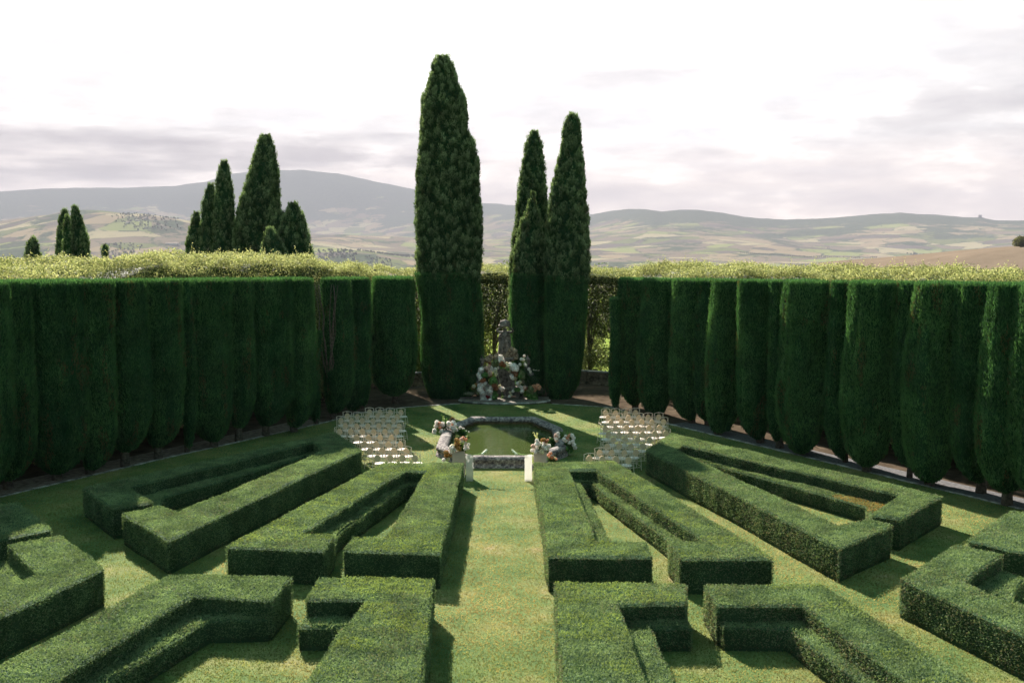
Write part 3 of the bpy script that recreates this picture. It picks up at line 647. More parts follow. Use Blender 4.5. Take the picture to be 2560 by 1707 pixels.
BG = [([(546, 70, 80), (560, 62, 86), (600, 60, 92), (700, 60, 92)], 62, 'small blunt cypress beyond the hedge nearest the left picture edge'),
      ([(481, 146, 152), (500, 138, 158), (560, 131, 158), (700, 128, 158)], 78, 'left one of the three clustered cypresses beyond the far left hedge'),
      ([(496, 152, 157), (520, 148, 161), (600, 145, 166), (700, 145, 166)], 74, 'thin middle one of the three clustered cypresses beyond the far left hedge'),
      ([(474, 167, 176), (500, 163, 187), (560, 160, 203), (700, 158, 206)], 75, 'widest one of the three clustered cypresses beyond the far left hedge'),
      ([(561, 238, 243), (575, 234, 248), (700, 232, 250)], 66, 'tiny cypress tip poking above the hedge beyond the left row'),
      ([(489, 446, 456), (520, 438, 462), (560, 428, 468), (700, 424, 470)], 72, 'shortest leftmost cypress of the large group left of centre'),
      ([(424, 478, 490), (470, 466, 493), (520, 462, 500), (700, 456, 505)], 71, 'narrow dark cypress beside the taller spire in the large group left of centre'),
      ([(371, 509, 520), (410, 500, 530), (470, 495, 536), (560, 492, 540), (700, 486, 542)], 70, 'slender second tallest spire of the large group left of centre'),
      ([(311, 600, 618), (340, 592, 630), (400, 572, 637), (460, 552, 639), (520, 542, 640), (600, 540, 636), (700, 538, 632)], 69, 'tallest broad cypress of the large group left of centre'),
      ([(526, 615, 624), (550, 606, 640), (590, 600, 660), (700, 600, 665)], 62, 'low rounded cypress in front of the large group left of centre'),
      ([(488, 640, 652), (520, 622, 672), (570, 612, 690), (700, 608, 700)], 65, 'bushy cypress joined to the broad one on the right of the group'),
      ([(466, 668, 680), (500, 652, 697), (540, 640, 707), (590, 632, 716), (700, 628, 720)], 64, 'right hand broad cypress of the large group left of centre')]
for i, (rows, Y, lab) in enumerate(BG):
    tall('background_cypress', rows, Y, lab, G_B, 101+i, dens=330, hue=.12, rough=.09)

# ------------------------------------------------------------------ evergreen hedge round the garden
def band(name, label, path, w, zb, zt, dens, sprout, low=.02, seed=0, group='tall evergreen hedge round the garden', zvar=.6, dark=.0):
    """loose leafy hedge following a path of (x, y[, extra height])"""
    pts = np.array([(p[0], p[1], p[2] if len(p) > 2 else 0) for p in path], float)
    seg = np.linalg.norm(np.diff(pts[:, :2], axis=0), axis=1); cum = np.r_[0, np.cumsum(seg)]; Ltot = cum[-1]
    def pos(s):
        x = np.interp(s, cum, pts[:, 0]); y = np.interp(s, cum, pts[:, 1]); e = np.interp(s, cum, pts[:, 2])
        i = np.clip(np.searchsorted(cum, s)-1, 0, len(seg)-1); d = np.diff(pts[:, :2], axis=0)[i]/seg[i][:, None]
        return x, y, e, np.c_[-d[:, 1], d[:, 0]]
    k = int(Ltot*(w+3)*dens)
    s = rng.random(k)*Ltot; x, y, e, nn = pos(s)
    # on the shell: u runs across the top and down both sides
    H = zt-zb; u = rng.random(k)*(w+2*H*.55)-H*.55
    top = (u >= 0) & (u <= w)
    lat = np.where(top, u-w/2, np.where(u < 0, -w/2, w/2)); dn = np.where(top, 0, np.where(u < 0, -u, u-w))/.55
    dn = dn**1.25/ (H**.25)
    bmp = fbm(np.c_[s*.5, lat*.6+seed, dn*.5], 4, seed)*.6
    zz = zt+e+fbm(np.c_[s*.6, np.full(k, seed*3.), lat*.8], 4, seed+2)*zvar-dn-np.where(top, (np.abs(lat)/(w/2))**4*.3, 0)
    lat = lat*(1+bmp*.25)+np.where(top, 0, np.sign(lat)*bmp*.4)
    P = np.c_[x+nn[:, 0]*lat, y+nn[:, 1]*lat, np.maximum(zz, zb+rng.random(k)*.4)]+rng.normal(0, .09, (k, 3))
    D = unit(rng.normal(size=(k, 3))+(0, 0, .35))
    c = mixc((.13, .15, .05), (.38, .38, .18), rng.random(k)*1.1-.1); c = mixc(c, (.30, .27, .13), (rng.random(k) < .07)*.8)
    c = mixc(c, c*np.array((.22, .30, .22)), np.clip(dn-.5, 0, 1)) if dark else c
    sz = .7+.6*rng.random(k); v, f = diamonds(P, D, .088*sz, .05*sz); parts = [(v, f, c)]
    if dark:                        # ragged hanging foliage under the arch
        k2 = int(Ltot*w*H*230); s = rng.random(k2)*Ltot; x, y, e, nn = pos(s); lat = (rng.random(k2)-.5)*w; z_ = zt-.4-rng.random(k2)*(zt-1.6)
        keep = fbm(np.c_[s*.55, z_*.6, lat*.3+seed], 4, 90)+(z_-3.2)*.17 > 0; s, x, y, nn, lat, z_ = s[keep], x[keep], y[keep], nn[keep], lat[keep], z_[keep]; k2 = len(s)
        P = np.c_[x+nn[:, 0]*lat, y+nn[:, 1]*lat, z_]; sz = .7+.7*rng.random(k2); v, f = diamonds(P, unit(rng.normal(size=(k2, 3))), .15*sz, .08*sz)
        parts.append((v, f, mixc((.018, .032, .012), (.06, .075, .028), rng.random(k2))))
    # shoots standing up from the top
    ns = int(Ltot*w*sprout); s = rng.random(ns)*Ltot; x, y, e, nn = pos(s); lat = (rng.random(ns)-.5)*w*.95
    hgt = rng.random(ns)**2.2*.55+.1; base = zt+e+fbm(np.c_[s*.6, np.full(ns, seed*3.), lat*.8], 4, seed+2)*zvar
    m = 14; ii = np.repeat(np.arange(ns), m); t = np.tile(np.linspace(0, 1, m), ns)
    ln = rng.normal(0, .12, (ns, 2)); P = np.c_[x[ii]+nn[ii, 0]*lat[ii]+ln[ii, 0]*t, y[ii]+nn[ii, 1]*lat[ii]+ln[ii, 1]*t, base[ii]+hgt[ii]*t]+rng.normal(0, .03, (ns*m, 3))
    D = unit(rng.normal(size=(ns*m, 3))+(0, 0, .6)); c = mixc((.24, .26, .09), (.48, .46, .24), rng.random(ns*m)); sz = .6+.5*rng.random(ns*m)
    v, f = diamonds(P, D, .08*sz, .042*sz); parts.append((v, f, c))
    # inner dark core so that the mass is not see-through near the top
    q = np.linspace(0, Ltot, max(8, int(Ltot/.8))); x, y, e, nn = pos(q); zt_ = zt+e-.4+fbm(np.c_[q*.6, np.full(len(q), seed*3.), q*0], 4, seed+2)*zvar
    sec = [(-w*.3, zb+H*low), (-w*.38, None), (w*.38, None), (w*.3, zb+H*low)]
    cv = []
    for (l, zf) in sec: cv.append(np.c_[x+nn[:, 0]*l, y+nn[:, 1]*l, zt_ if zf is None else np.full(len(q), zf)])
    cv = np.stack(cv, 1).reshape(-1, 3); m = 4
    f = np.array([(i*m+j, i*m+(j+1) % m, (i+1)*m+(j+1) % m, (i+1)*m+j) for i in range(len(q)-1) for j in range(m)])
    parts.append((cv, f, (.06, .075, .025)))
    v, f, c = merge(parts)
    cx, cy = pts[:, 0].mean(), pts[:, 1].mean(); r = empty(name, (cx, cy, 0)); tag(r, label, 'hedge', group)
    link('foliage', place_local(mesh('foliage', v, f, c), cx, cy), M['laurel_leaf'], r)
    rd = random.Random(seed+5); s = 1.0
    while s < Ltot:
        b = MB(); xx, yy, _, n2 = pos(np.array([s])); xx = xx[0]-cx; yy = yy[0]-cy
        l = rd.uniform(-.3, .3)*w; px, py = xx+n2[0, 0]*l, yy+n2[0, 1]*l
        b.tube([(px, py, 0), (px+rd.uniform(-.2, .2), py, zb+.6), (px+rd.uniform(-.7, .7), py+rd.uniform(-.3, .3), zb+H*.55)], [.14, .10, .05], 7)
        for _ in range(3):
            b.tube([(px, py, zb*.7), (px+rd.uniform(-.9, .9), py+rd.uniform(-.5, .5), zb+1.2), (px+rd.uniform(-1.6, 1.6), py+rd.uniform(-.8, .8), zb+H*.6)], [.06, .045, .02], 5)
        s += rd.uniform(1.6, 2.8); b.build('stem', M['bark'], r, True)
    return r
band('evergreen_hedge', 'sunlit pale leafy hedge rising behind the left cypress row', [(-30, 23.5, 0), (-21.6, 37.5, 0), (-18.2, 43.2, .25), (-15.2, 48.4, .35), (-12.6, 53.5, .2), (-11.3, 58, -.25), (-10.2, 64.5, -.55)], 4.6, .4, 7.78, 900, 2.0, seed=3)
band('evergreen_hedge', 'sunlit pale leafy hedge with tall shoots rising behind the right cypress row', [(9.0, 62.5, -.4), (10.2, 56.5, -.15), (12.6, 51.2, -.05), (15.8, 45.4, .05), (19.6, 39.2, .1), (28.5, 25, .15)], 4.4, .4, 7.6, 900, 2.6, seed=8)
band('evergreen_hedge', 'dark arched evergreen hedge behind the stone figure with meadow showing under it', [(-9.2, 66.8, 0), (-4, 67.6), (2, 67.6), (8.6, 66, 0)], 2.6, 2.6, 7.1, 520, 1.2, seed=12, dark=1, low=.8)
# undergrowth shrubs seen under the arched hedge
def shrub(x, y, r, h, label, c1, c2, seed, n=2600, tr='flower_leaf', name='shrub', lz=.09, group=None):
    t = empty(name, (x, y, 0)); tag(t, label, 'shrub', group)
    q = unit(rng.normal(size=(n, 3))); rad = rng.random(n)**.4; bb = 1+.35*fbm(q*2+seed, 3, seed)
    P = q*(rad*bb)[:, None]*np.array((r, r*.8, h/2))+(0, 0, h*.52); P[:, 2] = np.maximum(P[:, 2], .05)
    D = unit(rng.normal(size=(n, 3))+(0, 0, .5)); s = .7+.6*rng.random(n); v, f = diamonds(P, D, lz*1.6*s, lz*s)
    link('foliage', mesh('foliage', v, f, mixc(c1, c2, rng.random(n))), M[tr], t)
    b = MB(); rd = random.Random(seed)
    for _ in range(5): b.tube([(0, 0, 0), (rd.uniform(-.3, .3)*r, rd.uniform(-.3, .3)*r, h*.4), (rd.uniform(-.7, .7)*r, rd.uniform(-.5, .5)*r, h*.8)], [.03, .02, .008], 5)
    b.build('stems', M['bark'], t)
    return t
gs = 'shrubs beyond the low garden wall'
shrub(5.2, 66.5, 1.5, 2.6, 'pale leafy shrub beyond the low wall right of the tall cypress trio', (.10, .13, .05), (.26, .28, .14), 5, group=gs, n=4200)
shrub(7.3, 65, 1.0, 2.2, 'darker shrub beyond the low wall at the end of the right cypress row', (.04, .07, .02), (.14, .17, .06), 6, group=gs, n=3200)
shrub(-6.3, 64.5, 1.0, 2.9, 'green backlit shrub in the gap left of the tallest cypress', (.05, .10, .02), (.16, .22, .05), 7, group=gs, n=3400)
shrub(-4.9, 65.5, 1.1, 2.4, 'backlit shrub over the low wall beside the tallest cypress', (.05, .08, .02), (.15, .19, .05), 8, group=gs, n=3000)
shrub(-9.3, 62.5, .9, 2.2, 'small dark shrub beyond the low wall behind the left row', (.03, .06, .02), (.10, .12, .04), 9, group=gs, n=2600)
shrub(-1.9, 68.5, 1.2, 4.2, 'airy sunlit shrub behind the left shoulder of the stone figure', (.06, .09, .02), (.20, .22, .06), 10, group=gs, n=2600)

for i_, (x_, y_, r_, h_, lb) in enumerate([(-3.6, 82, 3.0, 6.0, 'rounded meadow tree glimpsed left of the stone figure'), (-.2, 90, 3.2, 7.5, 'rounded meadow tree straight behind the stone figure'), (5.5, 80, 2.6, 5.0, 'rounded meadow tree glimpsed right of the cypress trio'), (8.5, 92, 3.4, 6.5, 'farther meadow tree glimpsed right of the cypress trio'), (-9.0, 84, 3.0, 6.0, 'meadow tree glimpsed left of the tallest cypress')]):
    shrub(x_, y_, r_, h_, lb, (.04, .065, .02), (.16, .19, .06), 60+i_, n=5200, name='meadow_tree', lz=.12, group='trees on the meadow behind the garden')
# ------------------------------------------------------------------ low stone wall
def low_wall(a, b, label):
    ax, ay = a; bx, by = b; L_ = math.hypot(bx-ax, by-ay); t = empty('low_wall', ((ax+bx)/2, (ay+by)/2, 0), math.atan2(by-ay, bx-ax))
    tag(t, label, 'wall', 'low stone wall behind the cypresses')
    m = MB(); m.box(-L_/2, L_/2, -.18, .18, 0, .78, .01); m.build('wall_body', M['wallstone'], t)
    m = MB(); k = int(L_/.8); w = L_/k
    for i in range(k): m.box(-L_/2+i*w+.006, -L_/2+(i+1)*w-.006, -.22, .22, .782, .86+.006*math.sin(i*3), .012)
    m.build('coping', M['paver'], t)
low_wall((-12, 59.6), (-1.6, 63.6), 'low shaded stone wall running behind the tallest cypress on the left')
low_wall((1.6, 64.6), (8.8, 60.6), 'low stone wall with a sunlit coping right of the tall cypress trio')

# ------------------------------------------------------------------ lawn, edging, paving
LAWN = [(-52, -18), (-35.2, 5.6), (-18.09, 34.45), (-14.67, 40.42), (-9.2, 49.2), (-8.2, 51.6), (-5.71, 53.6), (-2.6, 54.9), (1.9, 54.9), (5.4, 53.5), (6.6, 51.2), (7.73, 48.59), (17.24, 32.79), (33.5, 5.6), (47, -18)]
m = MB(); m.add([(x, y, .03) for x, y in LAWN], [tuple(range(len(LAWN)))]); o = m.build('lawn', M['lawn']); tag(o, kind='structure')
# short blades over the part in view
def grass_blades():
    k = 520000; y = 15+rng.random(k)**1.25*39; x = (rng.random(k)*2-1)*(y*.53)
    pl = np.array(LAWN); ins = np.zeros(k, bool); j = len(pl)-1
    for i in range(len(pl)):
        c = ((pl[i, 1] > y) != (pl[j, 1] > y)) & (x < (pl[j, 0]-pl[i, 0])*(y-pl[i, 1])/(pl[j, 1]-pl[i, 1])+pl[i, 0]); ins ^= c; j = i
    pool = (np.abs(x+.4) < 2.7) & (y > 39) & (y < 48.4); ins &= ~pool
    x, y = x[ins], y[ins]; k = len(x); P = np.c_[x, y, np.full(k, .032)]
    D = unit(rng.normal(size=(k, 3))*(.5, .5, .1)+(0, 0, .8)); n = fbm(np.c_[x, y, x*0]*.55, 4, 77)
    c = mixc((.05, .10, .035), (.125, .145, .065), rng.random(k)*.7+n*.9+.2); c = mixc(c, (.15, .145, .075), np.clip(n*2-.3, 0, 1)*rng.random(k)*.9)
    s = .7+.7*rng.random(k); v, f = leaves(P, D, .05*s, .024*s)
    o = link('grass', mesh('grass', v, f, c), M['grass_leaf']); tag(o, 'short mown grass blades covering the lawn', 'grass', kind='stuff')
grass_blades()
def edging(pts, w, label, mat):
    t = MB()
    for i in range(len(pts)-1):
        a = Vector((*pts[i], 0)); b = Vector((*pts[i+1], 0)); L_ = (b-a).length; k = max(1, int(L_/.6)); d = (b-a)/k; nn = Vector((-d.y, d.x, 0)).normalized()
        for q in range(k):
            p0 = a+d*(q+.02); p1 = a+d*(q+.98); h = .045+.012*random.random(); ww = w*(.85+.3*random.random())
            t.add([p0-nn*ww/2, p1-nn*ww/2, p1+nn*ww/2, p0+nn*ww/2]+[Vector((v.x, v.y, h)) for v in (p0-nn*ww/2, p1-nn*ww/2, p1+nn*ww/2, p0+nn*ww/2)],
                  [(4, 5, 6, 7), (0, 1, 5, 4), (1, 2, 6, 5), (2, 3, 7, 6), (3, 0, 4, 7)])
    o = t.build('edging_stones', mat); tag(o, label, 'edging', 'stone edging of the lawn'); return o
edging([(-30, 14.3), (-18.09, 34.45), (-14.67, 40.42), (-9.2, 49.2), (-8.2, 51.6), (-5.71, 53.6), (-2.9, 54.8)], .16, 'thin row of stones between the lawn and the left cypress row', M['paver'])
edging([(2.2, 54.8), (5.4, 53.5), (6.6, 51.2), (7.73, 48.59), (17.24, 32.79), (29, 13.2)], .15, 'row of pale stones between the lawn and the right cypress row', M['paver'])
m = MB(); path = [(7.9, 48.7), (17.4, 32.9), (29, 13.6), (30.1, 14.1), (18.5, 33.5), (8.9, 49.3)]
m.add([(x, y, .012) for x, y in path], [tuple(range(6))[::-1]]); o = m.build('path', simple('grey_gravel', (.06, .058, .062), (.13, .125, .13), 9, .95, .5, 60)); tag(o, kind='structure')
m = MB(); path = [(-9.4, 49.3), (-18.3, 34.6), (-30, 14.6), (-31.3, 15.4), (-19.6, 35.4), (-10.6, 50.1)]
m.add([(x, y, .012) for x, y in path], [tuple(range(6))]); o = m.build('path', simple('brown_gravel', (.10, .075, .055), (.21, .165, .13), 5, .95, .5, 60)); tag(o, kind='structure')

# ------------------------------------------------------------------ pool
AX = -.43
OUT = [(-2.0, 48.2), (1.14, 48.2), (2.25, 45.4), (2.25, 41.2), (.95, 39.0), (-1.81, 39.0), (-3.11, 41.2), (-3.11, 45.4)]
def inset(poly, d):
    n = len(poly); out = []
    for i in range(n):
        a = Vector(poly[i-1]); b = Vector(poly[i]); c = Vector(poly[(i+1) % n]); e1 = (b-a).normalized(); e2 = (c-b).normalized()
        n1 = Vector((e1.y, -e1.x)); n2 = Vector((e2.y, -e2.x)); m = (n1+n2); out.append(tuple(b+m/(1+n1.dot(n2))*d))
    return out
t = empty('pool_basin', (AX, 43.6, 0)); tag(t, 'octagonal lichened stone pool basin with green water in the lawn', 'pool')
secs = [(-.10, 0), (-.10, .10), (-.03, .12), (-.03, .24), (-.09, .31), (-.08, .40), (.0, .47), (.14, .50), (.28, .48), (.39, .41), (.42, .32), (.34, .25), (.34, .03)]
def ring(secs, name, mat, parent, smooth=True):
    vs = []; n = 8; m_ = len(secs)
    sub = 10
    for (d, z) in secs:
        q = inset(OUT, d)
        for i in range(n):
            for k in range(sub):
                a = Vector(q[i]).lerp(Vector(q[(i+1) % n]), k/sub); vs.append((a.x-AX, a.y-43.6, z))
    vs = np.array(vs); w = fbm(np.c_[vs*2.5], 3, 4)*.015; vs[:, 2] += np.where(vs[:, 2] > .1, w, 0); vs[:, 0] += w*.7
    N_ = n*sub; f = [(a*N_+b, a*N_+(b+1) % N_, (a+1)*N_+(b+1) % N_, (a+1)*N_+b) for a in range(m_-1) for b in range(N_)]
    me = bpy.data.meshes.new(name); me.from_pydata([tuple(v) for v in vs], [], f); me.update()
    if smooth: me.polygons.foreach_set('use_smooth', np.ones(len(me.polygons), bool))
    return link(name, me, mat, parent)
ring(secs[:12], 'rim', M['rim'], t)
ring([(.341, .26), (.35, .05), (.35, .03)], 'inner_wall', M['inner'], t)
q = inset(OUT, .346); b = MB(); b.add([(x-AX, y-43.6, .17) for x, y in q], [tuple(range(8))[::-1]]); w_ = b.build('water', M['water'], t)
if w_.data.polygons[0].normal.z < 0: w_.data.flip_normals()

# ------------------------------------------------------------------ shrine with statue
sx, sy = AX, 57.0
t = empty('brick_platform', (sx, 55.6, 0)); tag(t, 'curved brick paved step in front of the stone shrine', 'platform')
b = MB(); arc = [(2.55*math.cos(a), -.1-1.15*math.sin(a)) for a in [math.pi*i/28 for i in range(29)]]
pts = arc+[(-2.55, 1.2), (2.55, 1.2)]; pts = ccw(pts); n = len(pts)
b.add([(x, y, 0) for x, y in pts]+[(x, y, .11) for x, y in pts], [tuple(range(n, 2*n))]+[(i, (i+1) % n, n+(i+1) % n, n+i) for i in range(n)])
b.build('paving', M['brick'], t)
b = MB(); b.tube([(x*1.0, y, .10) for x, y in arc], .06, 6); b.build('border', M['paver'], t, True)

t = empty('stone_shrine', (sx, sy, .11)); tag(t, 'weathered stone fountain shrine with basins under flower garlands behind the pool', 'shrine')
b = MB(); b.box(-.9, .9, -.05, .55, 0, .42, .02); b.box(-1.05, 1.05, .0, .6, .42, .50, .02); b.build('base_block', M['statue'], t)
b = MB()
prof = [(-.62, 0), (.62, 0), (.60, .25), (.50, .55), (.44, .95), (.40, 1.35), (.40, 1.62), (-.40, 1.62), (-.40, 1.35), (-.44, .95), (-.50, .55), (-.60, .25)]
n = len(prof); b.add([(x, .05, .5+z) for x, z in prof]+[(x, .5, .5+z) for x, z in prof], [tuple(range(n)), tuple(range(2*n-1, n-1, -1))]+[((i+1) % n, i, n+i, n+(i+1) % n) for i in range(n)])
for k in range(9):
    b.box(-.34+k*.02, .34-k*.02, .015, .05, .62+k*.14, .70+k*.14, .01)
b.box(-.5, .5, -.02, .56, 2.12, 2.24, .02)
b.build('back_panel', M['statue'], t)
b = MB()   # basin lip and hollow front
b.box(-.85, .85, -.75, -.62, .50, .58, .015); b.box(-.85, -.75, -.62, 0, .50, .58, .01); b.box(.75, .85, -.62, 0, .50, .58, .01)
b.box(-.80, -.68, -.70, 0, 0, .50, .01); b.box(.68, .80, -.70, 0, 0, .50, .01); b.lathe([(.14, 0), (.16, .05), (.07, .12), (.06, .3), (.12, .42), (.15, .498)], (0, -.5, 0), 14)
b.build('basin', M['statue'], t)
for s in (-1, 1):
    b = MB(); x = 1.33*s
    b.box(x-.3, x+.3, -.1, .5, 0, 1.25, .02); b.box(x-.36, x+.36, -.16, .56, 1.25, 1.36, .02)
    b.box(x-.22, x+.22, -.02, .42, 1.36, 1.62, .015)
    b.build('side_pier', M['statue'], t)
    b = MB(); b.lathe([(.17, 0), (.20, .04), (.10, .10), (.12, .2), (.17, .34), (.15, .44), (.19, .47), (.17, .52), (.09, .60), (.05, .68), (.02, .76)], (x, .2, 1.62), 16)
    b.build('finial', M['statue'], t, True)
b = MB()
for (x, z, r) in [(.42, 2.3, .26), (.55, 2.55, .2), (.36, 2.68, .2), (-.42, 2.28, .2), (.2, 2.36, .24), (-.1, 2.3, .22), (.62, 2.28, .18), (-.95, 2.1, .22), (-.8, 2.28, .16)]:
    b.lathe([(r*.3, -r), (r*.85, -r*.6), (r, 0), (r*.8, r*.5), (r*.3, r*.9)], (x, .22, z), 9, 1, .8)
o = b.build('rockwork', M['rock'], t); 
for v in o.data.vertices:
    v.co += Vector([float(q) for q in rng.normal(0, .03, 3)])

# statue (human figure carved in stone), skinned from a skeleton
def skin_obj(name, chains, mat, parent, sub=2, root=0):
    vs = []; es = []; rs = []
    idx = {}
    for ch in chains:
        prev = None
        for key, p, r in ch:
            if key is None or key not in idx:
                vs.append(p); rs.append(r); i = len(vs)-1
                if key is not None: idx[key] = i
            else: i = idx[key]
            if prev is not None: es.append((prev, i))
            prev = i
    me = bpy.data.meshes.new(name); me.from_pydata(vs, es, []); o = link(name, me, None, parent)
    sk = o.modifiers.new('skin', 'SKIN'); sk.use_smooth_shade = True
    su = o.modifiers.new('sub', 'SUBSURF'); su.levels = sub; su.render_levels = sub
    for i, r in enumerate(rs):
        d = me.skin_vertices[0].data[i]; d.radius = r if hasattr(r, '__len__') else (r, r); d.use_root = (i == root)
    me.materials.append(mat)
    return o
t = empty('stone_statue', (sx+.02, sy+.25, 2.35)); t.scale = (1.22, 1.1, .98); tag(t, 'weathered stone figure raising its arms to the load on its head', 'statue')
skin_obj('figure', [
    [('pel', (0, 0, .92), (.20, .15)), ('belly', (.02, -.02, 1.08), (.17, .13)), ('chest', (.03, -.03, 1.30), (.22, .16)), ('neckb', (.0, 0, 1.48), (.16, .11)), ('neck', (0, -.02, 1.56), (.075, .075)), ('head', (-.01, -.04, 1.66), (.10, .12)), (None, (-.01, -.05, 1.76), (.09, .10))],
    [('pel', 0, 0), (None, (-.10, -.02, .80), (.13, .13)), (None, (-.12, -.08, .48), (.10, .10)), (None, (-.11, -.02, .2), (.075, .08)), (None, (-.12, -.06, .03), (.07, .07)), (None, (-.13, -.18, .02), (.05, .04))],
    [('pel', 0, 0), (None, (.11, -.02, .80), (.13, .13)), (None, (.14, -.04, .48), (.10, .10)), (None, (.10, .02, .2), (.075, .08)), (None, (.10, -.02, .03), (.07, .07)), (None, (.13, -.14, .02), (.05, .04))],
    [('neckb', 0, 0), (None, (-.22, 0, 1.47), (.085, .08)), (None, (-.36, -.06, 1.52), (.07, .07)), (None, (-.38, -.08, 1.62), (.055, .055)), (None, (-.24, -.10, 1.74), (.05, .045)), (None, (-.18, -.10, 1.80), (.045, .03))],
    [('neckb', 0, 0), (None, (.22, 0, 1.47), (.085, .08)), (None, (.36, -.06, 1.50), (.07, .07)), (None, (.39, -.08, 1.60), (.055, .055)), (None, (.26, -.10, 1.73), (.05, .045)), (None, (.19, -.10, 1.80), (.045, .03))],
], M['statue'], t)
b = MB()   # drapery column behind and around the legs
b.lathe([(.31, 0), (.32, .25), (.30, .55), (.29, .82), (.29, 1.0), (.28, 1.2), (.24, 1.38)], (-.02, .12, 0), 18, 1, .62)
o = b.build('drapery', M['statue'], t, True)
for v in o.data.vertices:
    a = math.atan2(v.co.y-.12, v.co.x+.02); k = 1+.10*math.sin(a*7+v.co.z*2); v.co.x = -.02+(v.co.x+.02)*k; v.co.y = .12+(v.co.y-.12)*k
b = MB(); b.lathe([(.16, 0), (.26, .03), (.30, .08), (.24, .13), (.27, .20), (.23, .30), (.14, .38), (.04, .42)], (-.01, -.02, 1.80), 14, 1, .85)
o = b.build('headload', M['statue'], t, True)
for v in o.data.vertices: v.co += Vector([float(q) for q in rng.normal(0, .014, 3)])
b = MB(); b.box(-.36, .36, -.24, .42, -.13, .0, .03); b.build('plinth', M['statue'], t)
# carved features of the head
b = MB(); b.tube([(-.01, -.15, 1.73), (-.01, -.185, 1.655), (-.01, -.165, 1.645)], [.012, .022, .014], 6); b.build('nose', M['statue'], t, True)
for s in (-1, 1):
    b = MB(); b.tube([(-.01+s*.1, -.03, 1.70), (-.01+s*.115, -.03, 1.66)], [.02, .014], 6); b.build('ear', M['statue'], t, True)
    b = MB(); b.tube([(-.01+s*.015, -.15, 1.715), (-.01+s*.07, -.13, 1.715)], [.012, .009], 5); b.build('brow', M['statue'], t, True)
b = MB(); b.tube([(-.045, -.15, 1.615), (-.01, -.165, 1.612), (.025, -.15, 1.615)], [.008, .012, .008], 5); b.build('mouth', M['statue'], t, True)

# ------------------------------------------------------------------ flowers
def bloom_mesh(nm, c1, c2, kind=0, seed=1):
    g = np.random.default_rng(seed); n = 110 if kind == 0 else 90
    q = unit(g.normal(size=(n, 3))); P = q*(.72+.25*g.random(n))[:, None]
    D = unit(np.cross(q, g.normal(size=(n, 3)))+q*.35); s = .8+.4*g.random(n)
    side = unit(np.cross(D, q))*.24*s[:, None]; l = D*.30*s[:, None]
    v = np.empty((n, 4, 3)); v[:, 0] = P-l; v[:, 1] = P+side+q*.08; v[:, 2] = P+l; v[:, 3] = P-side+q*.08
    # core ball
    bm = bmesh.new(); bmesh.ops.create_icosphere(bm, subdivisions=2, radius=.74); bv = np.array([w.co[:] for w in bm.verts]); bf = np.array([[w.index for w in f.verts] for f in bm.faces]); bm.free()
    V_, F_, C_ = merge([(v.reshape(-1, 3), np.arange(n*4).reshape(-1, 4), mixc(c1, c2, g.random(n))), (bv, bf, np.array(c1)*.85)])
    return mesh(nm, V_, F_, C_)
BL = {'white': bloom_mesh('white_bloom', (.78, .70, .67), (.92, .86, .83), seed=1), 'blush': bloom_mesh('blush_bloom', (.62, .40, .33), (.80, .62, .55), seed=2),
      'peach': bloom_mesh('peach_bloom', (.60, .26, .15), (.78, .45, .30), seed=3), 'ochre': bloom_mesh('ochre_bloom', (.30, .15, .04), (.50, .28, .09), seed=4),
      'green': bloom_mesh('green_bloom', (.08, .20, .06), (.20, .34, .10), seed=5), 'wine': bloom_mesh('wine_bloom', (.16, .012, .015), (.30, .03, .03), seed=6),
      'rust': bloom_mesh('rust_bloom', (.28, .10, .05), (.45, .20, .10), seed=7), 'cream': bloom_mesh('cream_bloom', (.62, .54, .36), (.80, .74, .56), seed=8),
      'olive': bloom_mesh('olive_bloom', (.14, .18, .08), (.26, .28, .14), seed=9)}
for me in BL.values(): me.materials.append(M['petal'])
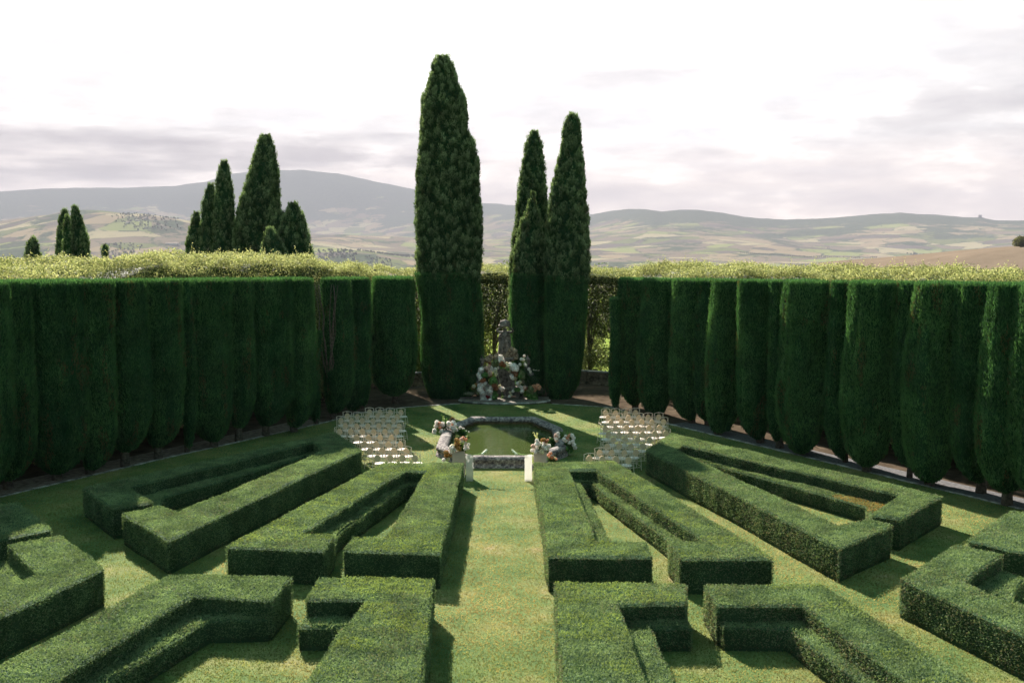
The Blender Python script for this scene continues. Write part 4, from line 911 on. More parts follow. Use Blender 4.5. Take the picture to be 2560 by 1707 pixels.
def arrangement(name, label, Y, blooms, fol, zoomf, base=None, group='flower arrangements', sprigs=(), jitter=.12, big=1.2):
    """blooms: (colour, x, y, r) in crop pixels; fol: (x, y, rx, ry, n, dark, light); zoomf maps to photo"""
    cx, cy = zoomf(*base); o = at(cx, cy, Y)
    t = empty(name, (o.x, Y, max(o.z, 0))); tag(t, label, 'flowers', group); O = Vector((o.x, Y, max(o.z, 0)))
    parts = []; rd = random.Random(len(blooms)*7+int(cx)); sc = (Vector(at(*zoomf(101, 100), Y))-Vector(at(*zoomf(100, 100), Y))).x
    for (x, y, rx, ry, n, c1, c2) in fol:
        p = at(*zoomf(x, y), Y)-O; q = unit(rng.normal(size=(n, 3)))*(rng.random(n)**.45)[:, None]
        P = np.array(p)+q*np.array((rx*sc, max(rx, ry)*sc*.7, ry*sc)); P[:, 2] = np.maximum(P[:, 2], -O.z+.05) if O.z < .3 else P[:, 2]
        D = unit(rng.normal(size=(n, 3))+(0, 0, .4)); s = .6+.8*rng.random(n); v, f = diamonds(P, D, .09*s, .045*s); parts.append((v, f, mixc(c1, c2, rng.random(n))))
    for (x0, y0, x1, y1, c) in sprigs:
        n = 26; tt = np.linspace(0, 1, n); a = np.array(at(*zoomf(x0, y0), Y)-O); b_ = np.array(at(*zoomf(x1, y1), Y)-O)
        P = a+(b_-a)*tt[:, None]+rng.normal(0, .018, (n, 3)); D = unit(rng.normal(size=(n, 3))+(b_-a)*2); v, f = diamonds(P, D, .06, .03); parts.append((v, f, mixc(c, np.array(c)*1.4, rng.random(n))))
    v, f, c = merge(parts); link('greenery', mesh('greenery', v, f, c), M['flower_leaf'], t)
    for (k, x, y, r) in blooms:
        p = at(*zoomf(x, y), Y+rd.uniform(-jitter, jitter)-.22)-O
        b = bpy.data.objects.new('bloom', BL[k]); col.objects.link(b); b.parent = t; b.location = p; s = r*sc*big; b.scale = (s, s, s*.92)
        b.rotation_euler = (rd.uniform(0, 6), rd.uniform(0, 6), rd.uniform(0, 6))
    return t
z2 = lambda x, y: (1060+.17007*x, 1020+.17007*y)
z1 = lambda x, y: (1140+.16586*x, 780+.16586*y)
DG, MG, LG = (.012, .04, .012), (.05, .12, .03), (.16, .26, .07)
GP = 'flower arrangements round the pool and shrine'
arrangement('flower_arrangement', 'white and ochre flowers on the low box left of the path', 37.6,
    [('white', 405, 590, 42), ('white', 445, 620, 34), ('white', 395, 640, 30), ('cream', 420, 560, 28), ('ochre', 483, 475, 34), ('ochre', 492, 528, 36), ('ochre', 512, 590, 36), ('ochre', 470, 560, 26), ('peach', 575, 445, 26), ('blush', 545, 455, 20), ('peach', 620, 462, 20),
     ('cream', 560, 490, 22), ('white', 610, 560, 26), ('white', 640, 590, 26), ('white', 655, 535, 22), ('blush', 610, 520, 20), ('white', 605, 600, 24), ('ochre', 330, 655, 34), ('ochre', 325, 700, 26), ('ochre', 385, 690, 24), ('white', 290, 762, 26), ('cream', 355, 745, 22)],
    [(540, 560, 80, 80, 420, MG, LG), (560, 620, 50, 50, 200, MG, LG), (450, 650, 60, 30, 150, DG, MG), (350, 710, 45, 60, 200, DG, MG)], z2, (500, 668), GP,
    [(612, 640, 618, 800, (.20, .28, .06)), (604, 640, 606, 790, (.20, .28, .06)), (620, 470, 632, 400, (.2, .25, .1))])
arrangement('flower_arrangement', 'white and blush flowers with upright sprigs on the low box right of the path', 37.6,
    [('white', 1660, 480, 28), ('white', 1685, 525, 34), ('white', 1650, 530, 26), ('blush', 1603, 560, 28), ('white', 1650, 590, 34), ('white', 1590, 620, 26), ('white', 1640, 645, 26), ('white', 1700, 648, 28), ('white', 1765, 515, 28), ('cream', 1795, 545, 28), ('white', 1835, 555, 28),
     ('white', 1790, 590, 30), ('white', 1820, 600, 24), ('white', 1750, 560, 24), ('ochre', 1740, 470, 26), ('ochre', 1770, 465, 22), ('rust', 1800, 490, 22), ('peach', 1820, 470, 18), ('cream', 1735, 640, 34), ('blush', 1730, 600, 22)],
    [(1720, 580, 110, 80, 480, MG, LG), (1790, 630, 50, 30, 160, MG, LG)], z2, (1710, 668), GP,
    [(1660, 470, 1610, 350, (.45, .45, .25)), (1670, 470, 1655, 360, (.45, .45, .25)), (1600, 650, 1598, 820, (.24, .28, .06)), (1585, 650, 1583, 800, (.24, .28, .06)), (1612, 650, 1610, 780, (.24, .28, .06))])
arrangement('flower_arrangement', 'coral and peach flowers on the grass at the right foot of the pool', 38.3,
    [('peach', 1830, 690, 20), ('peach', 1862, 665, 22), ('blush', 1880, 700, 18), ('peach', 1900, 720, 20), ('cream', 1925, 735, 16), ('peach', 1945, 750, 16), ('peach', 1850, 715, 18), ('peach', 1880, 735, 16)],
    [(1880, 750, 70, 50, 420, DG, MG)], z2, (1880, 800), GP)
arrangement('flower_arrangement', 'white and blush flowers on the far left corner of the pool rim', 44.7,
    [('white', 190, 215, 32), ('white', 180, 260, 30), ('white', 155, 325, 28), ('white', 150, 360, 26), ('peach', 222, 228, 26), ('peach', 238, 285, 24), ('white', 275, 225, 26), ('white', 280, 255, 24), ('white', 262, 330, 24), ('white', 235, 350, 18), ('blush', 245, 250, 20),
     ('white', 365, 225, 32), ('white', 360, 262, 26), ('white', 430, 215, 34), ('white', 455, 245, 26), ('peach', 420, 240, 20), ('white', 400, 285, 30), ('white', 445, 305, 34), ('white', 475, 325, 24), ('white', 430, 330, 24), ('white', 535, 285, 18), ('white', 575, 300, 12), ('white', 660, 350, 10), ('peach', 390, 300, 14)],
    [(220, 300, 90, 80, 500, MG, LG), (320, 260, 70, 60, 300, DG, MG), (420, 170, 40, 40, 120, DG, (.2, .1, .07)), (520, 330, 90, 60, 420, DG, MG), (580, 370, 80, 50, 300, DG, MG)], z2, (280, 380), GP,
    [(290, 240, 262, 80, (.12, .2, .06)), (310, 240, 290, 130, (.3, .35, .2)), (340, 200, 330, 150, (.12, .2, .06))])
arrangement('flower_arrangement', 'white and blush flowers draped over the right side of the pool rim', 41.4,
    [('white', 1970, 375, 26), ('blush', 1940, 400, 28), ('white', 1975, 420, 24), ('white', 1940, 450, 26), ('blush', 1955, 480, 22), ('white', 2175, 400, 28), ('white', 2200, 440, 26), ('white', 2190, 490, 28), ('white', 2205, 540, 30), ('white', 2220, 580, 26), ('white', 2060, 460, 28),
     ('white', 2085, 480, 24), ('white', 2140, 505, 26), ('peach', 2125, 410, 22), ('peach', 2105, 440, 18), ('blush', 2120, 465, 22), ('peach', 2140, 390, 14), ('white', 2080, 405, 18), ('green', 2095, 600, 28), ('green', 2150, 630, 26)],
    [(2010, 400, 60, 60, 300, MG, LG), (2130, 560, 90, 90, 560, (.02, .07, .02), (.09, .2, .05)), (1890, 490, 60, 60, 260, DG, MG), (2180, 440, 50, 60, 160, MG, LG)], z2, (2130, 640), GP,
    [(2110, 400, 2105, 330, (.12, .2, .06)), (1860, 480, 1850, 430, (.3, .3, .2))])
# shrine garlands
def rb(n, path, rad, cols, sc, seed):
    rd = random.Random(seed); out = []
    for i in range(n):
        t_ = rd.random()*(len(path)-1); k = int(t_); f = t_-k; x = path[k][0]*(1-f)+path[min(k+1, len(path)-1)][0]*f; y = path[k][1]*(1-f)+path[min(k+1, len(path)-1)][1]*f
        a = rd.uniform(0, 6.28); d = rad*rd.random()**.5
        out.append((rd.choice(cols), x+d*math.cos(a), y+d*math.sin(a), sc*rd.uniform(.75, 1.25)))
    return out
LB = [('white', 380, 870, 34), ('white', 385, 905, 30), ('white', 350, 945, 32), ('white', 360, 975, 28), ('white', 375, 1010, 26), ('white', 355, 1110, 28), ('white', 400, 1090, 30), ('white', 440, 1080, 28), ('white', 460, 1110, 30), ('white', 360, 1160, 34), ('white', 480, 1160, 34),
      ('white', 510, 1190, 34), ('white', 525, 1140, 26), ('white', 390, 1210, 32), ('white', 440, 1220, 28), ('white', 400, 1270, 36), ('white', 440, 1250, 34), ('white', 520, 1260, 36), ('white', 540, 1300, 34), ('white', 420, 1320, 40), ('white', 450, 1350, 32), ('white', 500, 1340, 34), ('white', 385, 1355, 28), ('white', 402, 1382, 24), ('white', 410, 1130, 28),
      ('wine', 425, 1050, 18), ('wine', 425, 1085, 16), ('wine', 400, 1160, 24), ('wine', 430, 1165, 24), ('wine', 420, 1190, 20), ('wine', 445, 1130, 14), ('wine', 490, 1290, 22), ('wine', 485, 1320, 20), ('wine', 465, 1270, 14),
      ('rust', 395, 1035, 28), ('rust', 420, 1020, 22), ('green', 440, 950, 32), ('green', 410, 955, 24), ('green', 560, 1030, 44), ('green', 540, 1060, 36), ('green', 585, 1065, 34), ('rust', 580, 1110, 30), ('rust', 600, 1140, 28), ('rust', 560, 1140, 24),
      ('blush', 480, 860, 36), ('rust', 465, 880, 32), ('blush', 510, 920, 32), ('rust', 515, 960, 32), ('blush', 440, 850, 26), ('white', 525, 835, 26), ('white', 550, 870, 24), ('cream', 590, 890, 26), ('white', 595, 860, 20), ('white', 628, 840, 18), ('cream', 605, 940, 20),
      ('olive', 560, 790, 34), ('olive', 600, 760, 34), ('olive', 610, 800, 30), ('blush', 500, 800, 22), ('rust', 510, 770, 18), ('cream', 270, 1120, 22), ('ochre', 262, 1140, 24), ('ochre', 300, 1100, 24), ('olive', 325, 1190, 28), ('olive', 340, 1220, 26),
      ('green', 560, 1240, 34), ('green', 590, 1260, 34), ('green', 575, 1290, 28), ('cream', 655, 1120, 20), ('white', 680, 1150, 24), ('white', 705, 1160, 26)]
arrangement('flower_arrangement', 'large cascade of white flowers with wine red centres on the left of the shrine', 56.0, LB,
    [(440, 1000, 90, 200, 900, DG, MG), (560, 1150, 70, 130, 500, MG, LG), (560, 830, 90, 70, 420, (.06, .08, .04), (.2, .2, .1)), (240, 1020, 60, 90, 420, DG, (.09, .15, .07)), (200, 1230, 90, 30, 260, MG, (.5, .5, .42)), (540, 1350, 60, 40, 260, DG, MG), (270, 1150, 60, 60, 260, MG, LG)],
    z1, (450, 1400), GP, big=1.45, sprigs=[(640, 960, 670, 1100, (.5, .5, .4)), (520, 730, 560, 640, (.1, .12, .1)), (700, 1170, 712, 1300, (.12, .2, .06)), (690, 1170, 690, 1300, (.12, .2, .06))], jitter=.3)
RB_ = [('white', 675, 680, 32), ('white', 660, 730, 24), ('white', 700, 735, 28), ('rust', 690, 780, 30), ('rust', 720, 800, 26), ('cream', 760, 790, 30), ('cream', 780, 820, 26), ('green', 690, 830, 22), ('green', 780, 855, 22), ('white', 820, 800, 34), ('white', 845, 830, 34), ('white', 875, 810, 34), ('white', 905, 835, 34), ('white', 880, 860, 34), ('white', 915, 865, 28),
       ('rust', 870, 900, 32), ('rust', 905, 910, 30), ('rust', 900, 940, 26), ('cream', 815, 890, 22), ('white', 840, 955, 28), ('white', 860, 985, 30), ('cream', 900, 1005, 22), ('white', 925, 1075, 20), ('white', 955, 1110, 22), ('cream', 960, 1055, 26), ('blush', 1010, 1055, 22), ('white', 985, 1140, 26), ('white', 995, 1190, 26), ('blush', 1030, 1140, 24), ('rust', 1040, 1155, 22),
       ('olive', 980, 900, 32), ('olive', 990, 930, 34), ('green', 970, 960, 36), ('olive', 1000, 985, 32), ('white', 985, 710, 20), ('white', 1030, 660, 16), ('white', 1015, 715, 18), ('white', 965, 790, 20), ('white', 1040, 780, 20), ('white', 1050, 800, 16), ('white', 1100, 860, 18), ('white', 1120, 900, 16),
       ('peach', 1170, 1120, 26), ('peach', 1200, 1150, 26), ('peach', 1230, 1110, 26), ('peach', 1260, 1130, 22), ('peach', 1250, 1150, 22), ('peach', 1185, 1180, 20), ('olive', 1120, 1120, 32), ('olive', 1130, 1160, 34), ('olive', 1100, 1210, 32), ('olive', 1150, 1200, 30), ('green', 1170, 1230, 36), ('green', 1110, 1260, 40), ('green', 1180, 1270, 42), ('green', 1130, 1310, 44), ('green', 1190, 1330, 44),
       ('green', 1120, 1360, 40), ('green', 1180, 1380, 44), ('green', 1220, 1360, 34), ('green', 1140, 1395, 34), ('white', 860, 1190, 20), ('cream', 815, 1210, 18), ('white', 805, 1270, 18), ('green', 905, 1170, 24), ('green', 940, 1170, 24), ('cream', 830, 1250, 14)]
arrangement('flower_arrangement', 'garland of white and rust flowers with a green hydrangea mound right of the shrine', 56.0, RB_,
    [(1000, 960, 110, 160, 900, DG, MG), (1150, 1040, 130, 90, 800, DG, (.07, .14, .06)), (1150, 1300, 90, 120, 900, (.015, .06, .015), (.08, .2, .05)), (820, 830, 120, 50, 420, MG, LG), (1000, 1370, 60, 50, 260, DG, (.1, .09, .07)), (1040, 1210, 40, 60, 260, MG, LG), (1280, 1180, 50, 60, 240, DG, (.2, .2, .16)), (1020, 760, 60, 80, 260, MG, LG)],
    z1, (1100, 1410), GP, big=1.4, sprigs=[(1100, 840, 1140, 930, (.5, .5, .4)), (820, 1230, 800, 1290, (.45, .45, .35)), (1160, 870, 1250, 880, (.6, .6, .5)), (1300, 1130, 1310, 1230, (.2, .12, .1))], jitter=.3)

# pedestals
def pedestal(x, y, w, h, label, solid=False):
    t = empty('pedestal', (x, y, .03)); tag(t, label, 'pedestal', 'white pedestals at the pool end of the grass path')
    th = .012; a = w/2
    for (x0, x1, y0, y1) in ((-a, a, -a, -a+th), (-a, a, a-th, a), (-a, -a+th, -a+th+.001, a-th-.001), (a-th, a, -a+th+.001, a-th-.001)):
        b = MB(); b.box(x0, x1, y0, y1, 0, h-th-.001); b.build('side_panel', M['frost'] if not solid else M['ped'], t)
    b = MB(); b.box(-a, a, -a, a, h-th, h); b.build('top_panel', M['frost'] if not solid else M['ped'], t)
    return t
M['ped'] = leafmat('white_box', .35, .4, .3, (1, 1, 1))
_, nt = M['ped'], M['ped'].node_tree
for nd in list(nt.nodes):
    if nd.type == 'ATTRIBUTE':
        nd.attribute_name = ''; rg = nt.nodes.new('ShaderNodeRGB'); rg.outputs[0].default_value = (.64, .55, .49, 1)
        for l in list(nt.links):
            if l.from_node == nd: nt.links.new(rg.outputs[0], l.to_socket)
pedestal(-1.60, 36.9, .27, .97, 'slim frosted pedestal left of the grass path')
pedestal(.62, 36.9, .28, .97, 'slim frosted pedestal right of the grass path')
pedestal(-2.04, 37.6, .47, 1.0, 'wide white box pedestal carrying ochre and white flowers on the left', True)
pedestal(1.08, 37.6, .49, 1.0, 'wide white box pedestal carrying white and blush flowers on the right', True)
def lily(x, y, z, dx, label, seed):
    t = empty('calla_lilies', (x, y, z)); tag(t, label, 'lilies', 'lilies lying on the slim pedestals'); rd = random.Random(seed)
    b = MB()
    for i in range(4): b.tube([(-.02*i*dx, .02*i-.03, .01), (dx*.2, .03*i-.03, .03), (dx*(.34+.04*i), .04*i-.06, .05+.03*i)], .007, 5)
    b.build('stems', simple('lily_stem'+str(seed), (.14, .24, .05), (.22, .32, .08), 8), t, True)
    for i in range(4):
        b = MB(); px, py, pz = dx*(.36+.04*i), .04*i-.06, .06+.03*i
        b.tube([(px-dx*.03, py, pz-.01), (px, py, pz), (px+dx*.05, py, pz+.02), (px+dx*.09, py, pz+.05*(1 if i % 2 else -.4))], [.008, .022, .045, .012], 8)
        b.build('lily_flower', M['lily'], t, True)
M['lily'] = simple('lily_white', (.72, .72, .52), (.85, .84, .72), 8, .5, .1)
lily(-1.50, 36.85, 1.01, 1, 'white calla lilies with green stems lying on the slim left pedestal', 1)
lily(.55, 36.85, 1.01, -1, 'white calla lilies with green stems lying on the slim right pedestal', 2)

# ------------------------------------------------------------------ chairs
def make_chair():
    """faces +y; back (with full height posts) at -y"""
    t = empty('garden_chair')
    r = .0115; W = .22; H = .93
    b = MB(); n = 9
    b.tube([(-W+2*W*i/(n-1), -.21, H-.035+.045*math.sin(math.pi*i/(n-1))) for i in range(n)], r, 5)
    for s in (-1, 1):
        b.tube([(s*W, -.21, H-.04), (s*W*.72, -.21, .72), (s*W*.62, -.2, .5), (s*W*.8, -.2, .46)], r*.8, 5)
        b.tube([(s*W*.1, -.21, H), (s*W*.2, -.21, H-.06)], r*.8, 5)
    b.tube([(-W, -.2, .52), (W, -.2, .52)], r*.8, 5)
    b.tube([(-.05, -.205, .60), (-.05, -.2, .47)], r*.7, 5); b.tube([(.05, -.205, .60), (.05, -.2, .47)], r*.7, 5)
    b.build('back_frame', M['metal'], t)
    b = MB(); n = 20; prof = []
    vs = [(.125*math.cos(2*math.pi*i/n), y, .705+.148*math.sin(2*math.pi*i/n)) for y in (-.222, -.198) for i in range(n)]
    b.add(vs, [tuple(range(n)), tuple(range(2*n-1, n-1, -1))]+[((i+1) % n, i, n+i, n+(i+1) % n) for i in range(n)])
    b.build('back_panel', M['cane'], t)
    b = MB(); b.lathe([(.205, .445), (.22, .452), (.222, .47), (.20, .485), (.12, .492)], (0, .01, 0), 22, 1, .98); b.build('seat', M['seat'], t, True)
    for sx_, fy in ((-1, 0), (1, 0), (-1, 1), (1, 1)):
        b = MB()
        if fy == 0: b.tube([(sx_*W, -.21, H-.03), (sx_*W, -.20, .45), (sx_*(W+.005), -.235, 0)], r, 5)
        else: b.tube([(sx_*W*.8, .19, .45), (sx_*W, .235, 0)], r, 5)
        b.build('leg', M['metal'], t)
    b = MB()
    for s in (-1, 1): b.tube([(s*W, -.222, .16), (s*W*.97, .215, .16)], r*.8, 5)
    b.tube([(-W, .215, .20), (W, .215, .20)], r*.8, 5); b.tube([(-W, -.222, .12), (W, -.222, .12)], r*.8, 5); b.build('stretcher', M['metal'], t)
    return t
proto = make_chair()
def copy_thing(root):
    r = root.copy(); col.objects.link(r)
    for ch in root.children:
        c = ch.copy(); col.objects.link(c); c.parent = r
    return r
CLc = [[(740, 365), (925, 365), (1110, 370), (1300, 370)], [(345, 435), (525, 445), (700, 450), (880, 440), (1055, 445), (1235, 450)], [(230, 520), (420, 520), (610, 520), (800, 530), (985, 525), (1165, 530)],
       [(310, 610), (510, 620), (710, 620), (905, 610), (1085, 620), (1270, 620)], [(205, 715), (405, 715), (610, 715), (815, 720), (1015, 715), (1220, 715)], [(505, 825), (720, 825), (930, 825), (1130, 825)],
       [(650, 945), (860, 945), (1075, 945), (1290, 945)], [(745, 1065), (960, 1065), (1175, 1065), (1395, 1070)], [(885, 1190), (1110, 1185), (1325, 1185), (1550, 1190)]]
CRc = [[(600, 380), (775, 380), (960, 380), (1130, 375)], [(645, 470), (820, 470), (1005, 465), (1190, 465), (1355, 460), (1545, 455)], [(695, 555), (880, 550), (1065, 550), (1245, 540), (1425, 545), (1630, 540)],
       [(595, 665), (780, 660), (975, 650), (1175, 655), (1375, 650), (1560, 645)], [(645, 770), (840, 775), (1045, 765), (1255, 765), (1475, 750), (1670, 745)], [(735, 870), (950, 870), (1170, 865), (1380, 865)],
       [(625, 985), (840, 975), (1045, 985), (1265, 975)], [(495, 1095), (705, 1095), (930, 1100), (1140, 1090)], [(310, 1200), (540, 1210), (780, 1210), (1005, 1225)]]
ROW = ['farthest', 'second farthest', 'third farthest', 'fourth farthest', 'middle', 'fourth nearest', 'third nearest', 'second nearest', 'nearest']
first = True
for blk, rows, ox, side in ((0, CLc, 820, 'left'), (1, CRc, 1430, 'right')):
    for ri, row in enumerate(rows):
        seq = row[::-1] if side == 'left' else row          # counted from the pool outwards
        for ci, (a, b_) in enumerate(seq):
            x, y = un(ox+.1403*a, 980+.1403*b_, .72)
            c = proto if first else copy_thing(proto); first = False
            ang = R(-14 if side == 'left' else 14)+random.uniform(-.07, .07)
            c.location = (x-math.sin(ang)*.21*1.0, y+math.cos(ang)*.21, .032); c.rotation_euler = (0, 0, ang)
            pos = 'nearest the pool' if ci == 0 else ('at the outer end' if ci == len(seq)-1 else ORD[ci]+' from the pool')
            tag(c, 'cream garden chair in the %s row, %s block, %s' % (ROW[ri], side, pos), 'chair', 'garden chairs facing the shrine')

# ------------------------------------------------------------------ terrain
def vx2az(vx): return math.atan((vx-1176)/2287)
SKY = [(-800, 500), (-300, 480), (0, 467), (100, 459), (200, 453), (300, 450), (400, 444), (480, 432), (530, 416), (600, 405), (700, 401), (780, 408), (850, 420), (960, 440), (1050, 460), (1100, 468), (1200, 475), (1300, 488), (1355, 495), (1400, 488), (1440, 483), (1480, 484), (1520, 490), (1560, 487),
       (1600, 487), (1660, 495), (1700, 502), (1750, 507), (1800, 510), (1860, 509), (1920, 507), (1990, 502), (2040, 501), (2060, 499), (2100, 503), (2150, 506), (2200, 510), (2240, 511), (2280, 517), (2352, 519), (2800, 525), (3200, 530)]
def terrain():
    az = np.concatenate([np.linspace(-180, -46, 60, endpoint=False), np.linspace(-46, 46, 620, endpoint=False), np.linspace(46, 180, 60, endpoint=False)])*math.pi/180
    rr = np.concatenate([[0.5], np.linspace(8, 66, 22), np.geomspace(70, 31000, 300)])
    A, Rr = np.meshgrid(az, rr); X = Rr*np.sin(A); Y = Rr*np.cos(A)
    sa = np.array([vx2az(v) for v, _ in SKY]); se = np.array([(555-y)/2287 for _, y in SKY])
    el = np.interp(np.clip(A, sa[0], sa[-1]), sa, se)
    # distance of the main ridge: far on the left (the volcano), nearer on the right
    vx = 1176+2287*np.tan(np.clip(A, -1.2, 1.2)); RD = np.interp(vx, [0, 500, 1100, 1500, 2352], [21000, 21500, 20000, 15500, 15000])
    ridge = RD*el*np.cos(A)/np.cos(A)+9
    ridge = ridge*(1/np.cos(np.clip(A, -1, 1)))
    P = np.stack([X/2600, Y/2600, X*0], -1); n1 = fbm(P, 5, 1); n2 = fbm(P*3.1, 4, 2); n3 = 1-np.abs(fbm(P*1.3+5, 4, 9))*2
    base = np.interp(Rr, [0, 66, 120, 300, 900, 2500, 5000, 8000, 12000, 16000, 31000], [0, 0, -1.5, -22, -90, -165, -165, -125, -10, 80, 100])
    amp = np.interp(Rr, [0, 150, 600, 2500, 6000, 9000, 14000, 31000], [0, 0, 8, 40, 75, 110, 110, 60])
    z = base+amp*(n1*1.1+n2*.35)
    # left hills in the middle distance
    def hill(v, rad, h, wx, wr): 
        a0 = vx2az(v); return h*np.exp(-((A-a0)*rad/wx)**2-((Rr-rad)/wr)**2)
    z += hill(330, 8200, 250, 900, 1300)*(1+.25*n2)+hill(60, 9300, 190, 900, 1300)+hill(520, 10500, 150, 900, 1500)+hill(880, 9800, 120, 900, 1200)+hill(780, 6400, 95, 600, 800)*(1+.3*n2)
    z += hill(1480, 10500, 120, 1200, 1500)+hill(1700, 9000, 70, 800, 1300)+hill(1250, 12000, 90, 900, 1200)
    s = np.clip((Rr-(RD-6500))/6500, 0, 1); s = s*s*(3-2*s); back = np.clip((Rr-RD)/7000, 0, 1)
    rg = ridge*(1-back*.8)+(n3-.3)*np.where(s < .98, 90, 0)*np.clip(1-s, 0, 1)*2*s
    z = z*(1-s)+rg*s
    # smooth crest texture
    z += s*(1-back)*fbm(P*9, 3, 12)*14
    # near ploughed hill on the right
    h2 = 0
    a0 = vx2az(2700); u = (A-vx2az(2010))/(a0-vx2az(2010)); prof = np.clip(u, 0, 1.4)**.75*11.5
    nearh = np.clip((vx-1820)/60, 0, 1)*(np.cos(A) > .3)*np.exp(-((Rr-700)/300)**2)
    target = np.interp(vx, [1700, 1860, 1940, 2010, 2100, 2200, 2300, 2352, 2700, 3400], [-40, -9, -6.0, -4.3, -1.4, 2.2, 4.8, 5.8, 8, 9])+n2*.5
    z = z*(1-np.clip(nearh*1.3, 0, 1))+target*np.clip(nearh*1.3, 0, 1)
    z = np.where(Rr < 66, -0.0, z); z = np.where(Rr < 105, np.minimum(z, 0), z)
    nv = len(rr); na = len(az)
    vs = np.stack([X, Y, z], -1).reshape(-1, 3)
    i, j = np.meshgrid(np.arange(nv-1), np.arange(na), indexing='ij'); j2 = (j+1) % na
    f = np.stack([i*na+j, (i+1)*na+j, (i+1)*na+j2, i*na+j2], -1).reshape(-1, 4)[:, ::-1]
    me = mesh('ground', vs, f, None, True)
    # wood amount and near zones
    w = -.02+.13*s+.06*np.clip((z-150)/300, 0, 1)+.05*n2*np.where(Rr > 3000, 1, 0)
    w = w+np.where(s > .45, .14*np.clip((s-.45)*3, 0, 1), 0)
    a = me.attributes.new('wood', 'FLOAT', 'POINT'); a.data.foreach_set('value', w.ravel().astype(np.float32))
    c = np.zeros((nv*na, 4), np.float32); c[:, 3] = 1
    rx = Rr.ravel(); xx = X.ravel(); yy = Y.ravel()
    dirt = (rx < 64) | ((rx < 67) & (yy > 0)); dirt &= ~((yy > 64)); c[:, 0] = dirt; c[:, 1] = (~dirt) & (rx < 340); c[:, 2] = np.clip(nearh.ravel()*2, 0, 1)*(rx > 340)
    c[:, 1] = np.where(c[:, 1] > 0, 1, 0)
    at2 = me.attributes.new('near', 'FLOAT_COLOR', 'POINT'); at2.data.foreach_set('color', c.ravel())
    o = link('ground', me, M['terrain']); tag(o, kind='structure')
    # centre fill so that no hole is left under the camera
    return rr, az, z
rr, az, Zt = terrain()
def ground_z(x, y):
    r = math.hypot(x, y); a = math.atan2(x, y); i = int(np.clip(np.searchsorted(rr, r), 1, len(rr)-1)); j = int(np.clip(np.searchsorted(az, a), 1, len(az)-1))
    f = (r-rr[i-1])/(rr[i]-rr[i-1]); g = (a-az[j-1])/(az[j]-az[j-1])
    return float((Zt[i-1, j-1]*(1-f)+Zt[i, j-1]*f)*(1-g)+(Zt[i-1, j]*(1-f)+Zt[i, j]*f)*g)
def far(vx, r): a = vx2az(vx); return r*math.sin(a), r*math.cos(a)
# farm buildings in the valley
M['plaster'] = simple('pale_plaster', (.55, .48, .42), (.68, .62, .55), .2, .9, .1, 1); M['tile'] = simple('clay_tiles', (.24, .13, .09), (.34, .20, .14), .3, .9, .1, 1)
M['darkpane'] = simple('dark_window', (.03, .03, .035), (.05, .05, .05), 1, .4, .1, 1)
def farm(vx, r, w, d, h, label):
    x, y = far(vx, r); z = ground_z(x, y)
    t = empty('farmhouse', (x, y, z-1), random.uniform(-.3, .3)); tag(t, label, 'farmhouse', 'distant farm buildings')
    b = MB(); b.box(-w/2, w/2, -d/2, d/2, 0, h+1); b.build('walls', M['plaster'], t)
    b = MB(); e = .6; b.add([(-w/2-e, -d/2-e, h+1.01), (w/2+e, -d/2-e, h+1.01), (w/2+e, d/2+e, h+1.01), (-w/2-e, d/2+e, h+1.01), (-w/2-e, 0, h+3.6), (w/2+e, 0, h+3.6)], [(0, 1, 5, 4), (2, 3, 4, 5), (1, 2, 5), (3, 0, 4), (3, 2, 1, 0)]); b.build('roof', M['tile'], t)
    for k in range(max(2, int(w/6))):
        b = MB(); u = -w/2+w*(k+.5)/max(2, int(w/6)); b.box(u-.6, u+.6, -d/2-.05, -d/2+.02, h*.45+1, h*.45+2.6); b.build('window', M['darkpane'], t)
farm(400, 6900, 95, 22, 12, 'long white farm building on the valley slope left of the cypress group')
farm(300, 7600, 26, 14, 9, 'small village house among trees on the left hill')
farm(322, 7650, 22, 16, 10, 'village house with a red roof higher on the left hill')
farm(342, 7800, 30, 15, 9, 'wide village house at the top of the left hill')
farm(1985, 7600, 60, 18, 8, 'low pale farm building in the middle of the valley on the right')
farm(2005, 7900, 34, 14, 8, 'smaller farm shed beside the low pale building on the right')
farm(1900, 9200, 36, 18, 9, 'distant farmhouse in pale fields right of centre')
farm(880, 7200, 40, 16, 9, 'farmhouse on the slope between the cypress group and the tallest cypress')
# ridge tower
x, y = far(2243, 15000); z = ground_z(x, y); t = empty('ridge_tower', (x, y, z-4)); tag(t, 'tiny square fortress tower on the far ridge near the right edge', 'tower')
b = MB(); b.box(-16, 16, -16, 16, 0, 48, 1.5); b.build('keep', M['statue'], t)
b = MB(); b.box(-34, -16.2, -12, 12, 0, 16, .5); b.box(16.2, 50, -12, 12, 0, 11, .5); b.build('outer_wall', M['statue'], t)
